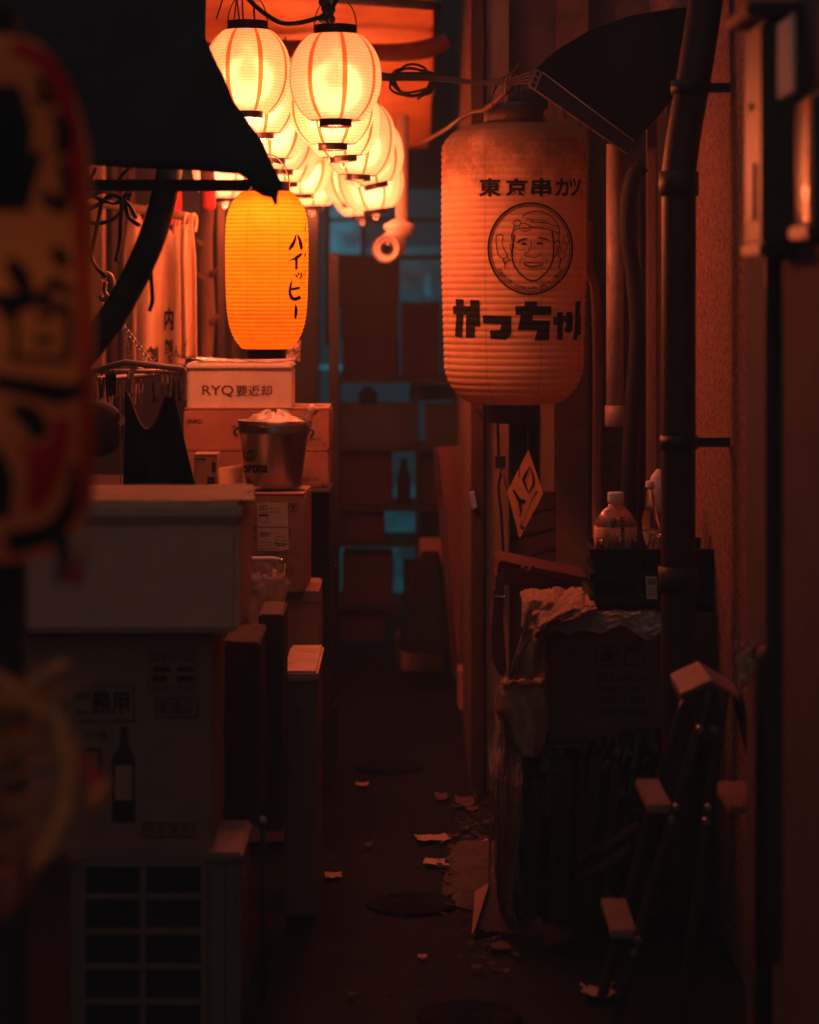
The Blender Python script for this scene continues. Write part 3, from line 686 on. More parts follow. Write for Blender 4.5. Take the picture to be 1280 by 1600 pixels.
kk = thing('cable_bundle', 'tangled black cables dangling below the awning crossbar', 'cable', P(175, 330, 6.6))
k = MB()
for L in ([(130, 312), (155, 300), (175, 296), (196, 268), (215, 258)], [(128, 330), (150, 322), (175, 305), (200, 318), (212, 340)], [(128, 345), (152, 349), (178, 342), (196, 322), (205, 300)], [(140, 302), (160, 313), (185, 316), (200, 300)],
          [(160, 312), (152, 350), (146, 380), (143, 402), (152, 420), (166, 432)], [(190, 312), (189, 350), (187, 380), (181, 408)], [(196, 318), (202, 340), (218, 352)], [(150, 262), (142, 280), (136, 300)]):
    k.tube([P(x, y, 6.6+.02*math.sin(y)) for x, y in L], .0055, 7)
k.build('strand', CABLE, kk)
hk = thing('plastic_hook', 'pale plastic S hook hanging from a cable by the aprons', 'hook', P(168, 440, 6.6))
MB().tube([P(161, 436, 6.6), P(166, 428, 6.6), P(173, 432, 6.6), P(176, 448, 6.6), P(174, 475, 6.6), P(171, 492, 6.6)], .008, 10).tube([P(165, 440, 6.62), P(163, 455, 6.62), P(168, 464, 6.62), P(160, 468, 6.62), P(156, 462, 6.62)], .006, 8).build('hook_body', PVC, hk)

# ------------------------------------------------------------------ rod with white aprons, log post
rd = tag(MB().tube([P(130, 312, 8.3), P(165, 319, 8.25), P(297, 339, 8.1)], .014, 12).build('bamboo_rod', M('bamboo', (.5, .3, .13), .4, .3, 20, .1, 40)), 'horizontal bamboo rod carrying the white aprons', 'rod')
def apron(name, label, x0, x1, y0, y1, d, seed, glyphs, lean=0):
    t = thing(name, label, 'apron', P((x0+x1)/2, y0, d), 'white aprons on the bamboo rod')
    def fn(u, v):
        n = 3.2
        wob = .016*math.sin(u*PI*n+seed)*(.3+v)+.012*noise.noise(Vector((u*3+seed, v*2.5, seed)))
        top = .5-.5*abs(math.cos(u*PI*2.))
        x = x0+(x1-x0)*(.5+(u-.5)*(.66+.34*min(1, v*4)))+lean*v
        y = y0+(y1-y0)*v+(18*top*(1-v)**3 if v < 1 else 0)
        return P(x, y, d+wob)
    MB().grid(fn, 40, 40).build('cloth', CLOTHW, t, thick=.003)
    lp_ = MB()
    for xx in (x0+(x1-x0)*.3, x0+(x1-x0)*.72): lp_.tube([P(xx, y0+12, d), P(xx+3, y0-10, d-.012), P(xx+5, y0-16, d), P(xx+9, y0-8, d+.012), P(xx+7, y0+12, d+.005)], .005, 7)
    lp_.build('neck_loop', CLOTHW, t)
    if glyphs:
        A = Art()
        for ch, a, b, c_, e_ in glyphs: A.text(ch, a, b, c_, e_, .03)
        def mp(px, py):
            best = None; v = (py-y0)/(y1-y0); u = .5+((px-lean*v-x0)/(x1-x0)-.5)/(.66+.34*min(1, v*4)); p = fn(max(0, min(1, u)), v)
            return P(px, py, p.y-.014)
        A.to(mp, 'lettering', INK, t, 3, 3)
    return t
apron('apron', 'white apron nearest the cables on the bamboo rod, half behind the arm', 194, 240, 338, 575, 8.35, 1.3, [])
apron('apron', 'white apron in the middle of the rod with black brush kanji at its hem', 218, 292, 352, 572, 8.2, 2.6, [('創', 229, 541, 247, 566), ('内', 257, 480, 271, 516), ('製', 257, 530, 271, 566), ('ん', 272, 540, 281, 558)], -4)
apron('apron', 'white apron at the rod end beside the log post', 278, 306, 350, 560, 8.05, .4, [('ノ', 288, 530, 293, 541)], 2)
lg = thing('log_post', 'rough peeled log post standing beside the white aprons', 'post', P(323, 560, 8.75))
pts = [P(323+2*math.sin(i*1.3), 250+i*40, 8.75) for i in range(28)]
MB().tube(pts, [px2m(11+2.4*noise.noise(Vector((i*.6, 0, 0))), 8.75) for i in range(28)], 14).build('trunk', LOG, lg)
for y, s in ((425, 1), (432, -1), (380, -1), (500, 1)): MB().tube([P(323, y+8, 8.75), P(323+s*12, y, 8.72), P(323+s*18, y-7, 8.7)], [.014, .011, .004], 8).build('branch_stub', LOG, lg)
tag(MB().lathe([(.002, .03), (.02, .025), (.022, -.03), (.01, -.04)], P(327, 310, 8.5), 16).tube([P(327, 296, 8.5), P(327, 280, 8.5)], .002, 6).build('red_charm', REDP), 'small red hanging charm near the log post', 'charm')

# ------------------------------------------------------------------ laundry hanger with clips, black apron, hat
lh = thing('laundry_hanger', 'rectangular plastic peg hanger on chains above the foam box', 'hanger', P(215, 572, 6.75))
fr = [P(146, 580, 6.6), P(195, 566, 6.45), P(284, 576, 6.5), P(288, 580, 6.7), P(240, 586, 7.0), P(150, 592, 6.9)]
k = MB().tube(fr, .008, 8, closed=True); k.tube([fr[1], fr[4]], .006, 8); k.tube([fr[0], fr[3]], .006, 8); k.build('frame', PVC, lh)
ck = MB()
for a, b in ((P(205, 572, 6.55), P(190, 500, 6.55)), (P(238, 568, 6.5), P(192, 508, 6.55))):
    n = 9
    for i in range(n):
        c0 = a.lerp(b, (i+.5)/n); dr = (b-a).normalized(); sd = dr.cross(Vector((0, 1, 0)) if i % 2 else Vector((.3, .9, .2))).normalized()
        hl = (b-a).length/n*.62; ck.tube([c0+dr*hl*math.cos(t)+sd*.004*math.sin(t) for t in [2*PI*j/10 for j in range(10)]], .0012, 5, closed=True)
ck.build('chain', STEEL, lh)
def clip(mb, p, rz):
    c_, s_ = math.cos(rz), math.sin(rz)
    mb.tube([p, p-Vector((0, 0, .012))], .0015, 5)
    for sg in (-1, 1):
        mb.box(p+Vector((sg*.004*c_, sg*.004*s_, -.04)), (.004, .011, .055), (0, sg*.07, rz))
    mb.lathe([(.004, -.007), (.004, .007)], p-Vector((0, 0, .036)), 8, Euler((PI/2, 0, rz)))
random.seed(5)
for i in range(24):
    e_ = i % 6; a, b = fr[e_], fr[(e_+1) % 6]; p = a.lerp(b, random.uniform(.1, .95))
    mb = MB(); clip(mb, p-Vector((0, 0, .008)), random.random()*3); mb.build('peg', PVC if i % 3 else DMET, lh)
ba = thing('black_apron', 'black cloth apron hung by two corners from the peg hanger', 'apron', P(250, 690, 6.55))
def bafn(u, v):
    xl = 196-4*v; xr = 268+42*v**1.1
    x = xl+(xr-xl)*u
    ytop = 610+(62*math.sin(PI*min(1, max(0, (u-.02)/.9)))**1.2)-16*(u > .86)
    y = ytop+(776-ytop)*v
    return P(x, y, 6.55+.02*math.sin(u*9+1)*(.2+v)+.015*noise.noise(Vector((u*4, v*3, 2))))
MB().grid(bafn, 44, 36).build('cloth', BLACKC, ba, thick=.003)
MB().tube([bafn(i/20, 0)-Vector((0, .004, -.002)) for i in range(1, 18)], .0035, 6).build('hem', M('hem_cloth', (.22, .10, .06), .9, .2), ba)
tag(MB().lathe([(.001, .012), (.05, .014), (.068, .006), (.074, -.004), (.068, -.012), (.001, -.014)], P(152, 670, 6.7), 40, Euler((PI/2, 0, .25))).build('round_tray', BLACK), 'black round tray hanging edge on beside the black apron', 'tray')
tg = thing('price_tag', 'tiny pale tag dangling on a string between lid and apron', 'tag', P(190, 660, 6.5))
MB().prism([P(184, 660, 6.5), P(194, 650, 6.5), P(195, 660, 6.5), P(189, 666, 6.5)], (0, .002, 0)).build('card', LABEL, tg)
MB().tube([P(187, 600, 6.52), P(188, 700, 6.52), P(188, 764, 6.52)], .0015, 5).build('string', PVC, tg)

# ------------------------------------------------------------------ counter and the left stacks
ct = thing('counter', 'dark low counter carrying cartons behind the large foam box', 'counter', (-.8, 7.2, 0))
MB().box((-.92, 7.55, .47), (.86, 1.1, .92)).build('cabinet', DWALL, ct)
MB().box((-.925, 7.55, .945), (.89, 1.16, .025)).build('top', WOOD, ct, bevel=.004)
def ptext(t, body, x0, y0, x1, y1, d, mat=INKF, bold=.0): return Art().text(body, x0, y0, x1, y1, bold).to(flat(d-.0012), 'lettering', mat, t)

t = carton('cardboard_box', 'long red brown carton marked JINRO under the foam box', 'box', 286, 640, 515, 703, 7.66, .3, KRAFTR, group='cartons stacked on the counter')
ptext(t, 'JINRO', 292, 655, 316, 664, 7.66, INK, .02); ptext(t, 'チャ', 362, 664, 378, 671, 7.66, INKF); ptext(t, 'ン', 367, 675, 374, 682, 7.66, INKF)
ptext(t, '眞露株式会社', 479, 683, 503, 689, 7.66); ptext(t, 'アルコール二〇度', 479, 692, 510, 698, 7.66)
t = carton('cardboard_box', 'red brown carton lowest in the stack behind the steel bucket', 'box', 290, 705, 513, 763, 7.64, .3, KRAFTR, group='cartons stacked on the counter')
ptext(t, '眞露株式会社', 473, 745, 499, 751, 7.64); ptext(t, 'アルコール二〇度', 470, 755, 507, 761, 7.64)
# white foam box marked RYQ
rq = thing('foam_box', 'white foam box marked RYQ on top of the cartons', 'box', P(373, 641, 7.7))
MB().pbox(292, 576, 455, 640, 7.68, .26).build('body', FOAM, rq, bevel=.006)
MB().pbox(290, 568, 456, 577, 7.67, .28).build('lid', FOAM, rq, bevel=.005)
Art().text('RYQ', 316, 602, 365, 620, .012).text('要返却', 369, 602, 425, 619, .012).to(flat(7.6785), 'lettering', INKR, rq)
def crumple(x0, y0, x1, y1, d, dep, amp, seed, n=26):
    def fn(u, v):
        a, b = P(x0, y1, d), P(x1, y0, d)
        h = math.sin(PI*u)**.4*math.sin(PI*v)**.4
        nn = noise.fractal(Vector((u*5+seed, v*4, seed)), .7, 2.2, 4)
        return Vector((a.x+(b.x-a.x)*u+.01*nn, d+dep*v, a.z+(b.z-a.z)*h*(.6+.5*nn)+amp*nn*.3))
    return MB().grid(fn, n, n)
def patch(x0, x1, d0, d1, z, amp, seed, rz=0., n=18, back=False):
    a, b = P(x0, 450, d0), P(x1, 450, d0)
    cx, cy = (a.x+b.x)/2, (d0+d1)/2
    def fn(u, v):
        x = (u-.5)*(b.x-a.x); y = (v-.5)*(d1-d0)
        rag = 1+.30*noise.noise(Vector((u*3.1, v*3.1, seed+9)))+.10*noise.noise(Vector((u*11, v*11, seed)))
        nn = noise.fractal(Vector((u*4+seed, v*4, seed)), .8, 2.1, 4)
        c_, s_ = math.cos(rz), math.sin(rz)
        sm_ = .5+.5*noise.noise(Vector((u*2.2+seed*3, v*2.2, seed)))
        return Vector((cx+(x*c_-y*s_)*rag, cy+(x*s_+y*c_)*rag, z+amp*(.25*abs(nn)+.8*sm_*(4*(u-.5)**2*.7+.15))))
    return MB().grid(fn, n, n)
tag(patch(304, 452, 7.69, 7.95, P(0, 568, 7.67).z+.001, .03, 3.).build('plastic_wrap', BAG), 'crumpled clear wrap lying on the lid of the RYQ box', 'plastic wrap')
tag(MB().grid(lambda u, v: P(448+20*u+3*v, 556-24*v+10*u*(1-v), 7.72+.03*noise.noise(Vector((u*5, v*6, 4)))+.02*u), 12, 12).build('plastic_scrap', BAG, thick=.001), 'pale plastic scrap sticking up beside the yellow lantern', 'plastic scrap')

# box with the shipping label, the bucket on it
t = carton('cardboard_box', 'brown carton with a white 282 shipping label under the steel bucket', 'box', 383, 774, 478, 926, 7.1, .3, KRAFTR, rot=-.03)
lbm = MB().prism([P(404, 787, 7.097), P(452, 786, 7.097), P(453, 823, 7.097), P(405, 823, 7.097)], (0, .002, 0)); lbm.prism([P(405, 825, 7.097), P(453, 825, 7.097), P(454, 861, 7.097), P(406, 861, 7.097)], (0, .002, 0)); lbm.build('shipping_label', LABEL, t)
A = Art().text('282', 407, 789, 421, 797).text('-30 ハンバイ', 423, 792, 440, 796).text('卸センター 東京都台東区', 409, 799, 441, 801.5).frame(407.5, 803, 421.5, 816, .5).rect(408, 804, 421, 807)
for i in range(5): A.rect(408, 831+i*1.6, 414+random.random()*24, 831.6+i*1.6)
for i in range(4): A.rect(432, 838+i*3.4, 438+random.random()*14, 838.7+i*3.4)
A.frame(408, 847, 428, 852.5, .5).rect(431, 849, 451, 850.5).rect(433, 852, 449, 853.3).rect(408, 857, 440, 857.6).rect(447, 859.3, 454, 860.6)
A.to(flat(7.0955), 'lettering', INKF, t)
A = Art().frame(454, 787, 467.5, 799, .8).poly([(459, 789.5), (463, 789.5), (463, 793), (461.4, 795), (461.4, 797), (463, 798), (459, 798), (460.6, 797), (460.6, 795), (459, 793)])
A.text('ビ', 398.5, 820, 403.5, 830, .04).text('ル', 398, 837, 403, 846, .04).text('産', 454.5, 824, 457, 840, .03).text('プレミアム', 416, 863, 436, 867.5, .02).frame(449, 882, 459.5, 900, .6).rect(449, 890, 459, 890.6)
A.to(flat(7.0985), 'print', INKF, t)
bk = thing('ice_bucket', 'steel beer bucket with a black crown print standing on the labelled carton', 'bucket', P(428, 770, 7.26))
bz = .986; bcx = P(428, 700, 7.26); hgt = .19
def bkr(z): return px2m(43, 7.26)+(z-bz)/hgt*px2m(12.5, 7.26)
MB().lathe([(.002, bz+.003), (bkr(bz)-.002, bz), (bkr(bz), bz+.004), (bkr(bz+hgt*.8), bz+hgt*.8), (bkr(bz+hgt*.8)+.003, bz+hgt*.82), (bkr(bz+hgt*.88), bz+hgt*.84), (bkr(bz+hgt*.9)+.003, bz+hgt*.9), (bkr(bz+hgt*.95), bz+hgt*.92), (bkr(bz+hgt)+.004, bz+hgt), (bkr(bz+hgt)-.001, bz+hgt), (bkr(bz)-.005, bz+.008), (.002, bz+.008)], (bcx.x, bcx.y, 0), 56, cap=False).build('pail', STEEL, bk)
km = on_lathe(0, 0, bcx.y, bcx.x, bkr, .0012)
A = Art().text('orona', 379, 727, 418, 739, .03)
A.stroke([(382, 719, 1.4), (391, 720.5, 1.6), (399, 718.5, 1.4)], sub=2).stroke([(382, 716, 1.2), (391, 717.5, 1.4), (399, 715.5, 1.2)], sub=2)
for L in ([(382, 716), (380.5, 708), (386, 706), (390.5, 705)], [(399, 715), (401, 708), (396, 705.5), (390.5, 705)], [(386, 716), (386, 709), (390, 705)], [(395, 716), (395.5, 709), (391, 705)], [(390.6, 716), (390.6, 703)], [(389, 703), (392.4, 703)]): A.stroke([(x, y, 1.1) for x, y in L])
A.to(km, 'lettering', INK, bk, 2, 4)
for s_ in (-1, 1): MB().tube([(bcx.x+s_*bkr(bz+hgt), bcx.y, bz+hgt*.88), (bcx.x+s_*(bkr(bz+hgt)+.012), bcx.y, bz+hgt*.82), (bcx.x+s_*(bkr(bz+hgt)+.004), bcx.y, bz+hgt*.74)], .0035, 7).build('handle', STEEL, bk)
def wrapf(u, v):
    a = 2*PI*u; rr_ = bkr(bz+hgt)*(1.03-.9*v); nn = noise.fractal(Vector((math.cos(a)*2.5, math.sin(a)*2.5, v*3)), .7, 2.1, 4)
    return Vector((bcx.x+rr_*math.cos(a)*(1+.05*nn), bcx.y+rr_*math.sin(a)*(1+.05*nn), bz+hgt+.004-.03*(1-v)**2*(.5+.8*nn)+.02*v+.012*nn))
tag(MB().grid(wrapf, 60, 14).build('plastic_bag', BAG), 'crumpled polythene bag filling the mouth of the steel bucket', 'plastic bag')
pb = thing('plastic_bottle', 'clear plastic bottle with pale cap lying tilted in the bucket', 'bottle', P(470, 670, 7.3))
axb = Euler((0, .62, 0)).to_matrix(); pc = P(466, 672, 7.3)
MB().lathe([(.001, -.12), (.03, -.118), (.033, -.1), (.033, 0), (.03, .02), (.014, .05), (.011, .058), (.011, .066)], pc, 24, axb).build('bottle_body', PET, pb)
MB().lathe([(.0145, .062), (.0145, .08), (.012, .083)], pc, 20, axb).build('cap', WHITE, pb)
t = carton('small_carton', 'small printed carton beside the bucket with dark pictures', 'box', 303, 712, 340, 774, 7.25, .12, KRAFT2, tape=False)
A = Art().rect(306, 716, 322, 719).rect(331, 722, 337, 738).rect(324, 745, 336, 757).poly([(314, 762), (325, 756), (334, 764), (336, 773), (318, 773)]); A.to(flat(7.2485), 'print', INKF, t)
tag(MB().grid(lambda u, v: P(341+38*u, 732+45*v-6*u*(1-v), 7.3-.12*v+.01*math.sin(u*4)), 8, 8).build('loose_flap', KRAFT2, thick=.003), 'bent piece of bare cardboard leaning between carton and bucket', 'cardboard')
k = patch(326, 384, 6.9, 7.1, .975, .03, 8.); tag(k.build('paper_scrap', LABEL), 'crumpled paper scraps lying in front of the bucket', 'paper')
rm = thing('cardboard_box', 'dark carton standing under the labelled carton', 'box', P(450, 1300, 7.12))
MB().box((P(437, 0, 7.14).x, 7.32, .352), (px2m(120, 7.14), .36, .70)).build('body', KRAFTR, rm, bevel=.005)
MB().box((P(466, 0, 7.14).x, 7.137, .69), (px2m(62, 7.14), .004, .03)).build('edge_flap', KRAFT, rm)
# black shelf unit beside the stacks, with bolt heads that glint
sh = thing('steel_shelf', 'black steel shelf upright with glinting bolt heads beside the carton stack', 'shelf', P(505, 1250, 7.9))
MB().box((P(497, 0, 7.9).x, 8.1, .46), (px2m(36, 7.9), .4, .92)).build('shelf_panel', DWALL, sh, bevel=.003)
MB().pbox(514, 395, 529, 1262, 8.45, .03).build('upright', DMET, sh, bevel=.002)
for yy in (880, 1100):
    k = MB()
    for dx in (-3, 3):
        for dy in (-3.4, 3.4): k.lathe([(.0044, 0), (.0036, .004), (.001, .005)], P(521.5+dx, yy+dy, 8.449), 10, Euler((PI/2, 0, 0)))
    k.build('bolt_head', STEEL, sh)

# pale bin / cabinet with lit lid
cbn = thing('bin', 'tall narrow off white bin with a flat lid below the cartons', 'bin', P(469, 1430, 6.3))
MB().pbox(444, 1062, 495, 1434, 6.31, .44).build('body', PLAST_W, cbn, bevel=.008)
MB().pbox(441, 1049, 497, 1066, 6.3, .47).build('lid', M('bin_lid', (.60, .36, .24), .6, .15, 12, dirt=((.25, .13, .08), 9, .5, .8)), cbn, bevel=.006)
Art().text('燃', 462, 1110, 470, 1117).text('え', 462, 1119, 470, 1126).text('る', 462, 1128, 470, 1135).to(flat(6.3085), 'lettering', INKF, cbn)
bx2 = thing('clear_bag', 'clear plastic bag of rubbish with a rolled bright rim by the foam box', 'bag', P(412, 960, 6.6))
def bagf(u, v):
    a = 2*PI*u; nn = noise.fractal(Vector((math.cos(a)*2, math.sin(a)*2, v*4+7)), .7, 2.1, 4)
    r = (.055+.012*math.sin(v*PI))*(1-.45*v*v)
    return Vector((P(410, 0, 6.6).x+r*math.cos(a)*(1+.25*nn), 6.6+r*math.sin(a)*(1+.25*nn), P(0, 878, 6.6).z-.165*v+.01*nn))
MB().grid(bagf, 48, 24).build('film', BAG, bx2)
MB().tube([P(378, 872, 6.56), P(400, 874, 6.55), P(425, 874, 6.55), P(436, 876, 6.56)], .0075, 10).build('rolled_rim', LABEL, bx2)
k = MB()
for i in range(9): k.lathe([(.001, -.02), (.014, -.012), (.014, .012), (.001, .02)], P(395+random.random()*34, 905+random.random()*50, 6.6+random.uniform(-.02, .02)), 10, Euler((random.random()*3, random.random()*3, 0)))
k.build('rubbish', KRAFT2, bx2)
MB().lathe([(.004, -.005), (.008, 0), (.004, .005)], P(440, 877, 6.55), 12, Euler((PI/2, 0, 0))).build('clasp', STEEL, bx2)

# ------------------------------------------------------------------ near left: foam box, liquor cartons, condenser unit, stick
fb = thing('foam_box', 'large white foam box with brown paper on its lid, nearest the camera', 'box', P(205, 990, 5.2))
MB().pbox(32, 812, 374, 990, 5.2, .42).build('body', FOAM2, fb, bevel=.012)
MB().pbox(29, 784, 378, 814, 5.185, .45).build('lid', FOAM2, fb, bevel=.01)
tag(patch(60, 385, 5.2, 5.6, P(0, 784, 5.185).z+.001, .0045, 5., .03, 40).build('brown_paper', M('brown_paper', (.50, .27, .14), .75, .2, 12, .3, 40)), 'creased brown paper laid over the large foam box lid', 'paper')
tag(MB().box(P(322, 775, 5.42), (.15, .12, .006), (0, .02, .1)).build('tray', PLAST_W, bevel=.002), 'flat pale tray resting on the brown paper', 'tray')
t = carton('liquor_carton', 'brown liquor carton with a printed black bottle under the large foam box', 'box', 40, 993, 331, 1334, 5.26, .36, KRAFT, tape=False, seam=False, group='liquor cartons under the foam box')
d_ = 5.26
A = Art().frame(100, 1072, 210, 1128, 2).text('業務用', 112, 1078, 202, 1117, .03)
A.frame(232, 1012, 308, 1084, 1.2).text('20 BOTTLES', 236, 1018, 304, 1034, .02).rect(238, 1042, 268, 1050).rect(276, 1042, 304, 1050).rect(238, 1056, 262, 1066).rect(276, 1056, 304, 1066).text('取扱注意', 238, 1071, 304, 1081)
A.frame(243, 1090, 310, 1122, 2.4).text('醸造酒', 250, 1095, 303, 1117, .02).text('焼酎甲類', 128, 1142, 166, 1156).frame(130, 1170, 158, 1226, 3).frame(222, 1286, 304, 1309, 2).text('日本 東京', 228, 1290, 298, 1305)
A.poly([(188, 1136), (200, 1136), (200, 1160), (204, 1172), (211, 1184), (211, 1285), (175, 1285), (175, 1184), (184, 1172), (188, 1160)])
A.to(flat(d_-.0015), 'print', INKF, t)
Art().rect(180, 1196, 206, 1250).to(flat(d_-.003), 'bottle_label', KRAFT2, t)
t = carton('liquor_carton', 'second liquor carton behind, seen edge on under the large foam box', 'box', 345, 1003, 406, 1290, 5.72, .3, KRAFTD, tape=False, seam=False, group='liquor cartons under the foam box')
Art().frame(368, 1060, 388, 1088, 2).rect(362, 1238, 378, 1258).text('取扱', 366, 1010, 398, 1026).text('注意', 366, 1032, 398, 1048).to(flat(5.7185), 'print', INKF, t)
tag(MB().pbox(404, 960, 442, 1300, 6.05, .25).build('dark_panel', WOOD, bevel=.004), 'dark wooden panel standing between cartons and pale bin', 'panel')
# condenser unit
ac = thing('air_conditioner', 'beige air conditioner outdoor unit with a barred fan grille under the cartons', 'air conditioner', (P(243, 0, 5.2).x, 5.35, 0))
zt = P(0, 1338, 5.2).z
x0_, x1_ = P(108, 0, 5.2).x, P(374, 0, 5.2).x
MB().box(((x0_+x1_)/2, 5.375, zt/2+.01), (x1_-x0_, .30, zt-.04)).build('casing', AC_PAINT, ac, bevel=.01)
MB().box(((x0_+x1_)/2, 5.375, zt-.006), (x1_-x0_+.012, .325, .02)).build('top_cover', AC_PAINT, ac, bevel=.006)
gx0, gx1 = P(128, 0, 5.2).x, P(318, 0, 5.2).x; gz1 = P(0, 1368, 5.2).z
MB().box(((gx0+gx1)/2, 5.2245, gz1/2+.02), (gx1-gx0, .012, gz1-.02)).build('fan_recess', BLACK, ac)
k = MB()
for i in range(7): k.box(((gx0+gx1)/2, 5.212, gz1-.008-i*px2m(55, 5.2)+(.03 if i == 0 else .035)), (gx1-gx0+.01, .012, .011))
for fx in (0, .5, 1): k.box((gx0+(gx1-gx0)*fx, 5.2085, gz1/2+.02), (.012, .009, gz1))
k.build('fan_grille', AC_PAINT, ac)
k = MB()
for i in range(14): k.box((x1_+.001, 5.32, zt-.06-i*.022), (.004, .12, .007))
k.build('side_louver', DMET, ac)
MB().box((x1_-.03, 5.2225, zt/2), (.003, .004, zt-.06)).build('corner_seam', DMET, ac)
stk = thing('stick', 'thin dark stick with a pale blue cap beside the condenser', 'stick', P(411, 1600, 5.6))
MB().tube([P(411, 1283, 5.6), P(412, 1640, 5.6)], .006, 8).build('shaft', DMET, stk)
MB().lathe([(.0075, 0), (.0085, .006), (.007, .012), (.002, .015)], P(411, 1286, 5.6), 14).build('cap', PALEBLUE, stk)

# ------------------------------------------------------------------ foreground lantern and straw decoration (out of focus)
GD = 3.05; GX = -52
gc = P(GX, 465, GD); GH = px2m(815, GD); GR = px2m(196, GD)
def gprof(z):
    t = (z-gc.z)/(GH/2); r = GR*(1-.05*max(t, 0))
    s_ = abs(t)
    k0 = .45 if t > 0 else .72
    if s_ > k0:
        q = (s_-k0)/(1-k0); r *= 1-(.50 if t > 0 else .45)*(1-math.sqrt(max(0, 1-q*q)))-.06*q*q
    return r
def gr(z): return gprof(z)+.002*abs(math.sin(PI*(z-gc.z)/(GH/38)))
PAPER_G = paper('painted_lantern_paper', (.85, .38, .12), rib=(GH/38, 0, .1), ribdark=.3, refr=.05, rough=.8, diffuse=.25, dcol=(.7, .4, .2))
gl = thing('long_lantern', 'blurred painted lantern with black strokes and a red swirl close to the camera', 'lantern', gc)
MB().lathe([(gr(gc.z-GH/2+GH*i/152), -GH/2+GH*i/152) for i in range(153)], gc, 72, cap=False).build('paper_shade', PAPER_G, gl)
k = MB(); ring(k, -GH/2-.05, -GH/2, .07, .064); k.v = [v+gc for v in k.v]; k.build('bottom_ring', STRIPC, gl)
k = MB(); ring(k, GH/2, GH/2+.03, .062, .056); k.v = [v+gc for v in k.v]; k.build('top_ring', STRIPC, gl)
MB().lathe([(.010, .06), (.02, .03), (.024, 0), (.012, -.026), (.002, -.03)], gc, 16).build('bulb', M('dim_bulb', (.9, .7, .4), .3, .05, emis=((1., .4, .12), 1.)), gl)
lamp('bulb_light', (0, 0, .0), (1., .36, .12), .24, .03, gl)
gmap = on_lathe(0, 0, GD, gc.x, gr, .0015)
A = Art()
A.stroke([(118, 236, 26), (128, 330, 24), (132, 450, 20), (136, 600, 18), (137, 720, 18), (135, 800, 14)]).stroke([(20, 72, 22), (70, 96, 26), (100, 140, 26), (118, 236, 24)])
A.poly([(82, 655), (110, 652), (107, 700), (88, 760), (66, 797), (40, 795), (45, 745), (43, 715), (24, 692), (60, 700), (84, 685)])
A.to(gmap, 'red_paint', paper('red_translucent_paint', (.75, .02, .03), refr=.05, rough=.8, diffuse=.25, dcol=(.6, .02, .03)), gl, 8, 5)
A = Art()
A.poly([(-70, 130), (30, 132), (50, 190), (46, 330), (-70, 330)]).stroke([(85, 176, 10), (100, 205, 26), (96, 243, 22)]).stroke([(96, 250, 14), (104, 290, 18), (100, 324, 14)]).stroke([(62, 236, 14), (46, 275, 24), (34, 324, 20)]).stroke([(66, 300, 16), (84, 318, 24), (106, 330, 10)])
A.stroke([(50, 150, 14), (85, 160, 12), (60, 120, 20)]).stroke([(82, 388, 18), (95, 402, 26), (104, 420, 14)]).stroke([(14, 405, 16), (30, 430, 32), (46, 462, 18)]).stroke([(112, 462, 16), (86, 440, 20), (66, 462, 16), (0, 486, 34)]).stroke([(-20, 470, 26), (50, 468, 22), (104, 486, 18)])
A.stroke([(106, 474, 13), (108, 520, 14), (106, 562, 14)]).stroke([(56, 494, 12), (82, 497, 14)]).stroke([(54, 530, 14), (82, 532, 16)]).stroke([(22, 494, 14), (24, 530, 12), (22, 566, 14)]).stroke([(20, 560, 10), (108, 562, 12)])
A.stroke([(-10, 596, 26), (50, 606, 30), (100, 616, 32), (136, 600, 10)]).stroke([(18, 636, 18), (48, 652, 36), (66, 684, 30)]).stroke([(114, 722, 12), (116, 760, 18), (104, 805, 28), (70, 836, 30), (10, 850, 38)]).stroke([(-20, 705, 40), (2, 750, 36), (0, 810, 30)])
A.to(on_lathe(0, 0, GD, gc.x, gr, .003), 'black_paint', INK, gl, 8, 5)
rt = thing('red_ribbon', 'red paper ribbon dangling below the blurred foreground lantern', 'ribbon', P(118, 880, 2.95))
MB().grid(lambda u, v: P(132-38*u*v-4*v+10*u, 850+70*v-12*u, 2.95+.02*math.sin(u*3+v*2)), 10, 10).build('strip', REDP, rt, thick=.001)
MB().tube([P(92, 838, 2.97), P(100, 870, 2.96), P(92, 912, 2.96)], [.012, .009, .004], 8).build('black_tail', BLACK, rt)
sw = thing('straw_ornament', 'blurred straw rope ornament with red paper below the foreground lantern', 'ornament', P(30, 1250, 3.1))
def cord(mb, L, d, r, tw=7):
    pts = [P(x, y, d) for x, y in L]; fine = []
    for i in range(len(pts)-1):
        for k_ in range(6): fine.append(pts[i].lerp(pts[i+1], k_/6))
    fine.append(pts[-1])
    for s_ in range(3):
        q = []
        for i, p in enumerate(fine):
            a = i*.9+s_*2.094; q.append(p+Vector((math.cos(a), .6*math.sin(a), .5*math.sin(a)))*r*.6)
        mb.tube(q, r*.62, 7)
k = MB(); cord(k, [(-40, 1120), (20, 1075), (60, 1090), (95, 1130), (112, 1190), (104, 1260), (80, 1320), (40, 1365), (-30, 1380)], 3.08, .011); k.build('rope_ring', STRAW, sw)
k = MB()
random.seed(11)
for i in range(95):
    x, y = random.uniform(-40, 80), random.uniform(1075, 1370); a = random.choice((-.7, -.3, .25, 2.4))+random.uniform(-.3, .3); l = random.uniform(40, 95)
    k.tube([P(x, y, 3.1+random.uniform(-.04, .04)), P(x+l*.5*math.cos(a), y+l*.5*math.sin(a)+4, 3.1), P(x+l*math.cos(a), y+l*math.sin(a), 3.1+random.uniform(-.03, .03))], .0016, 5)
k.build('straw_bundle', STRAW, sw)
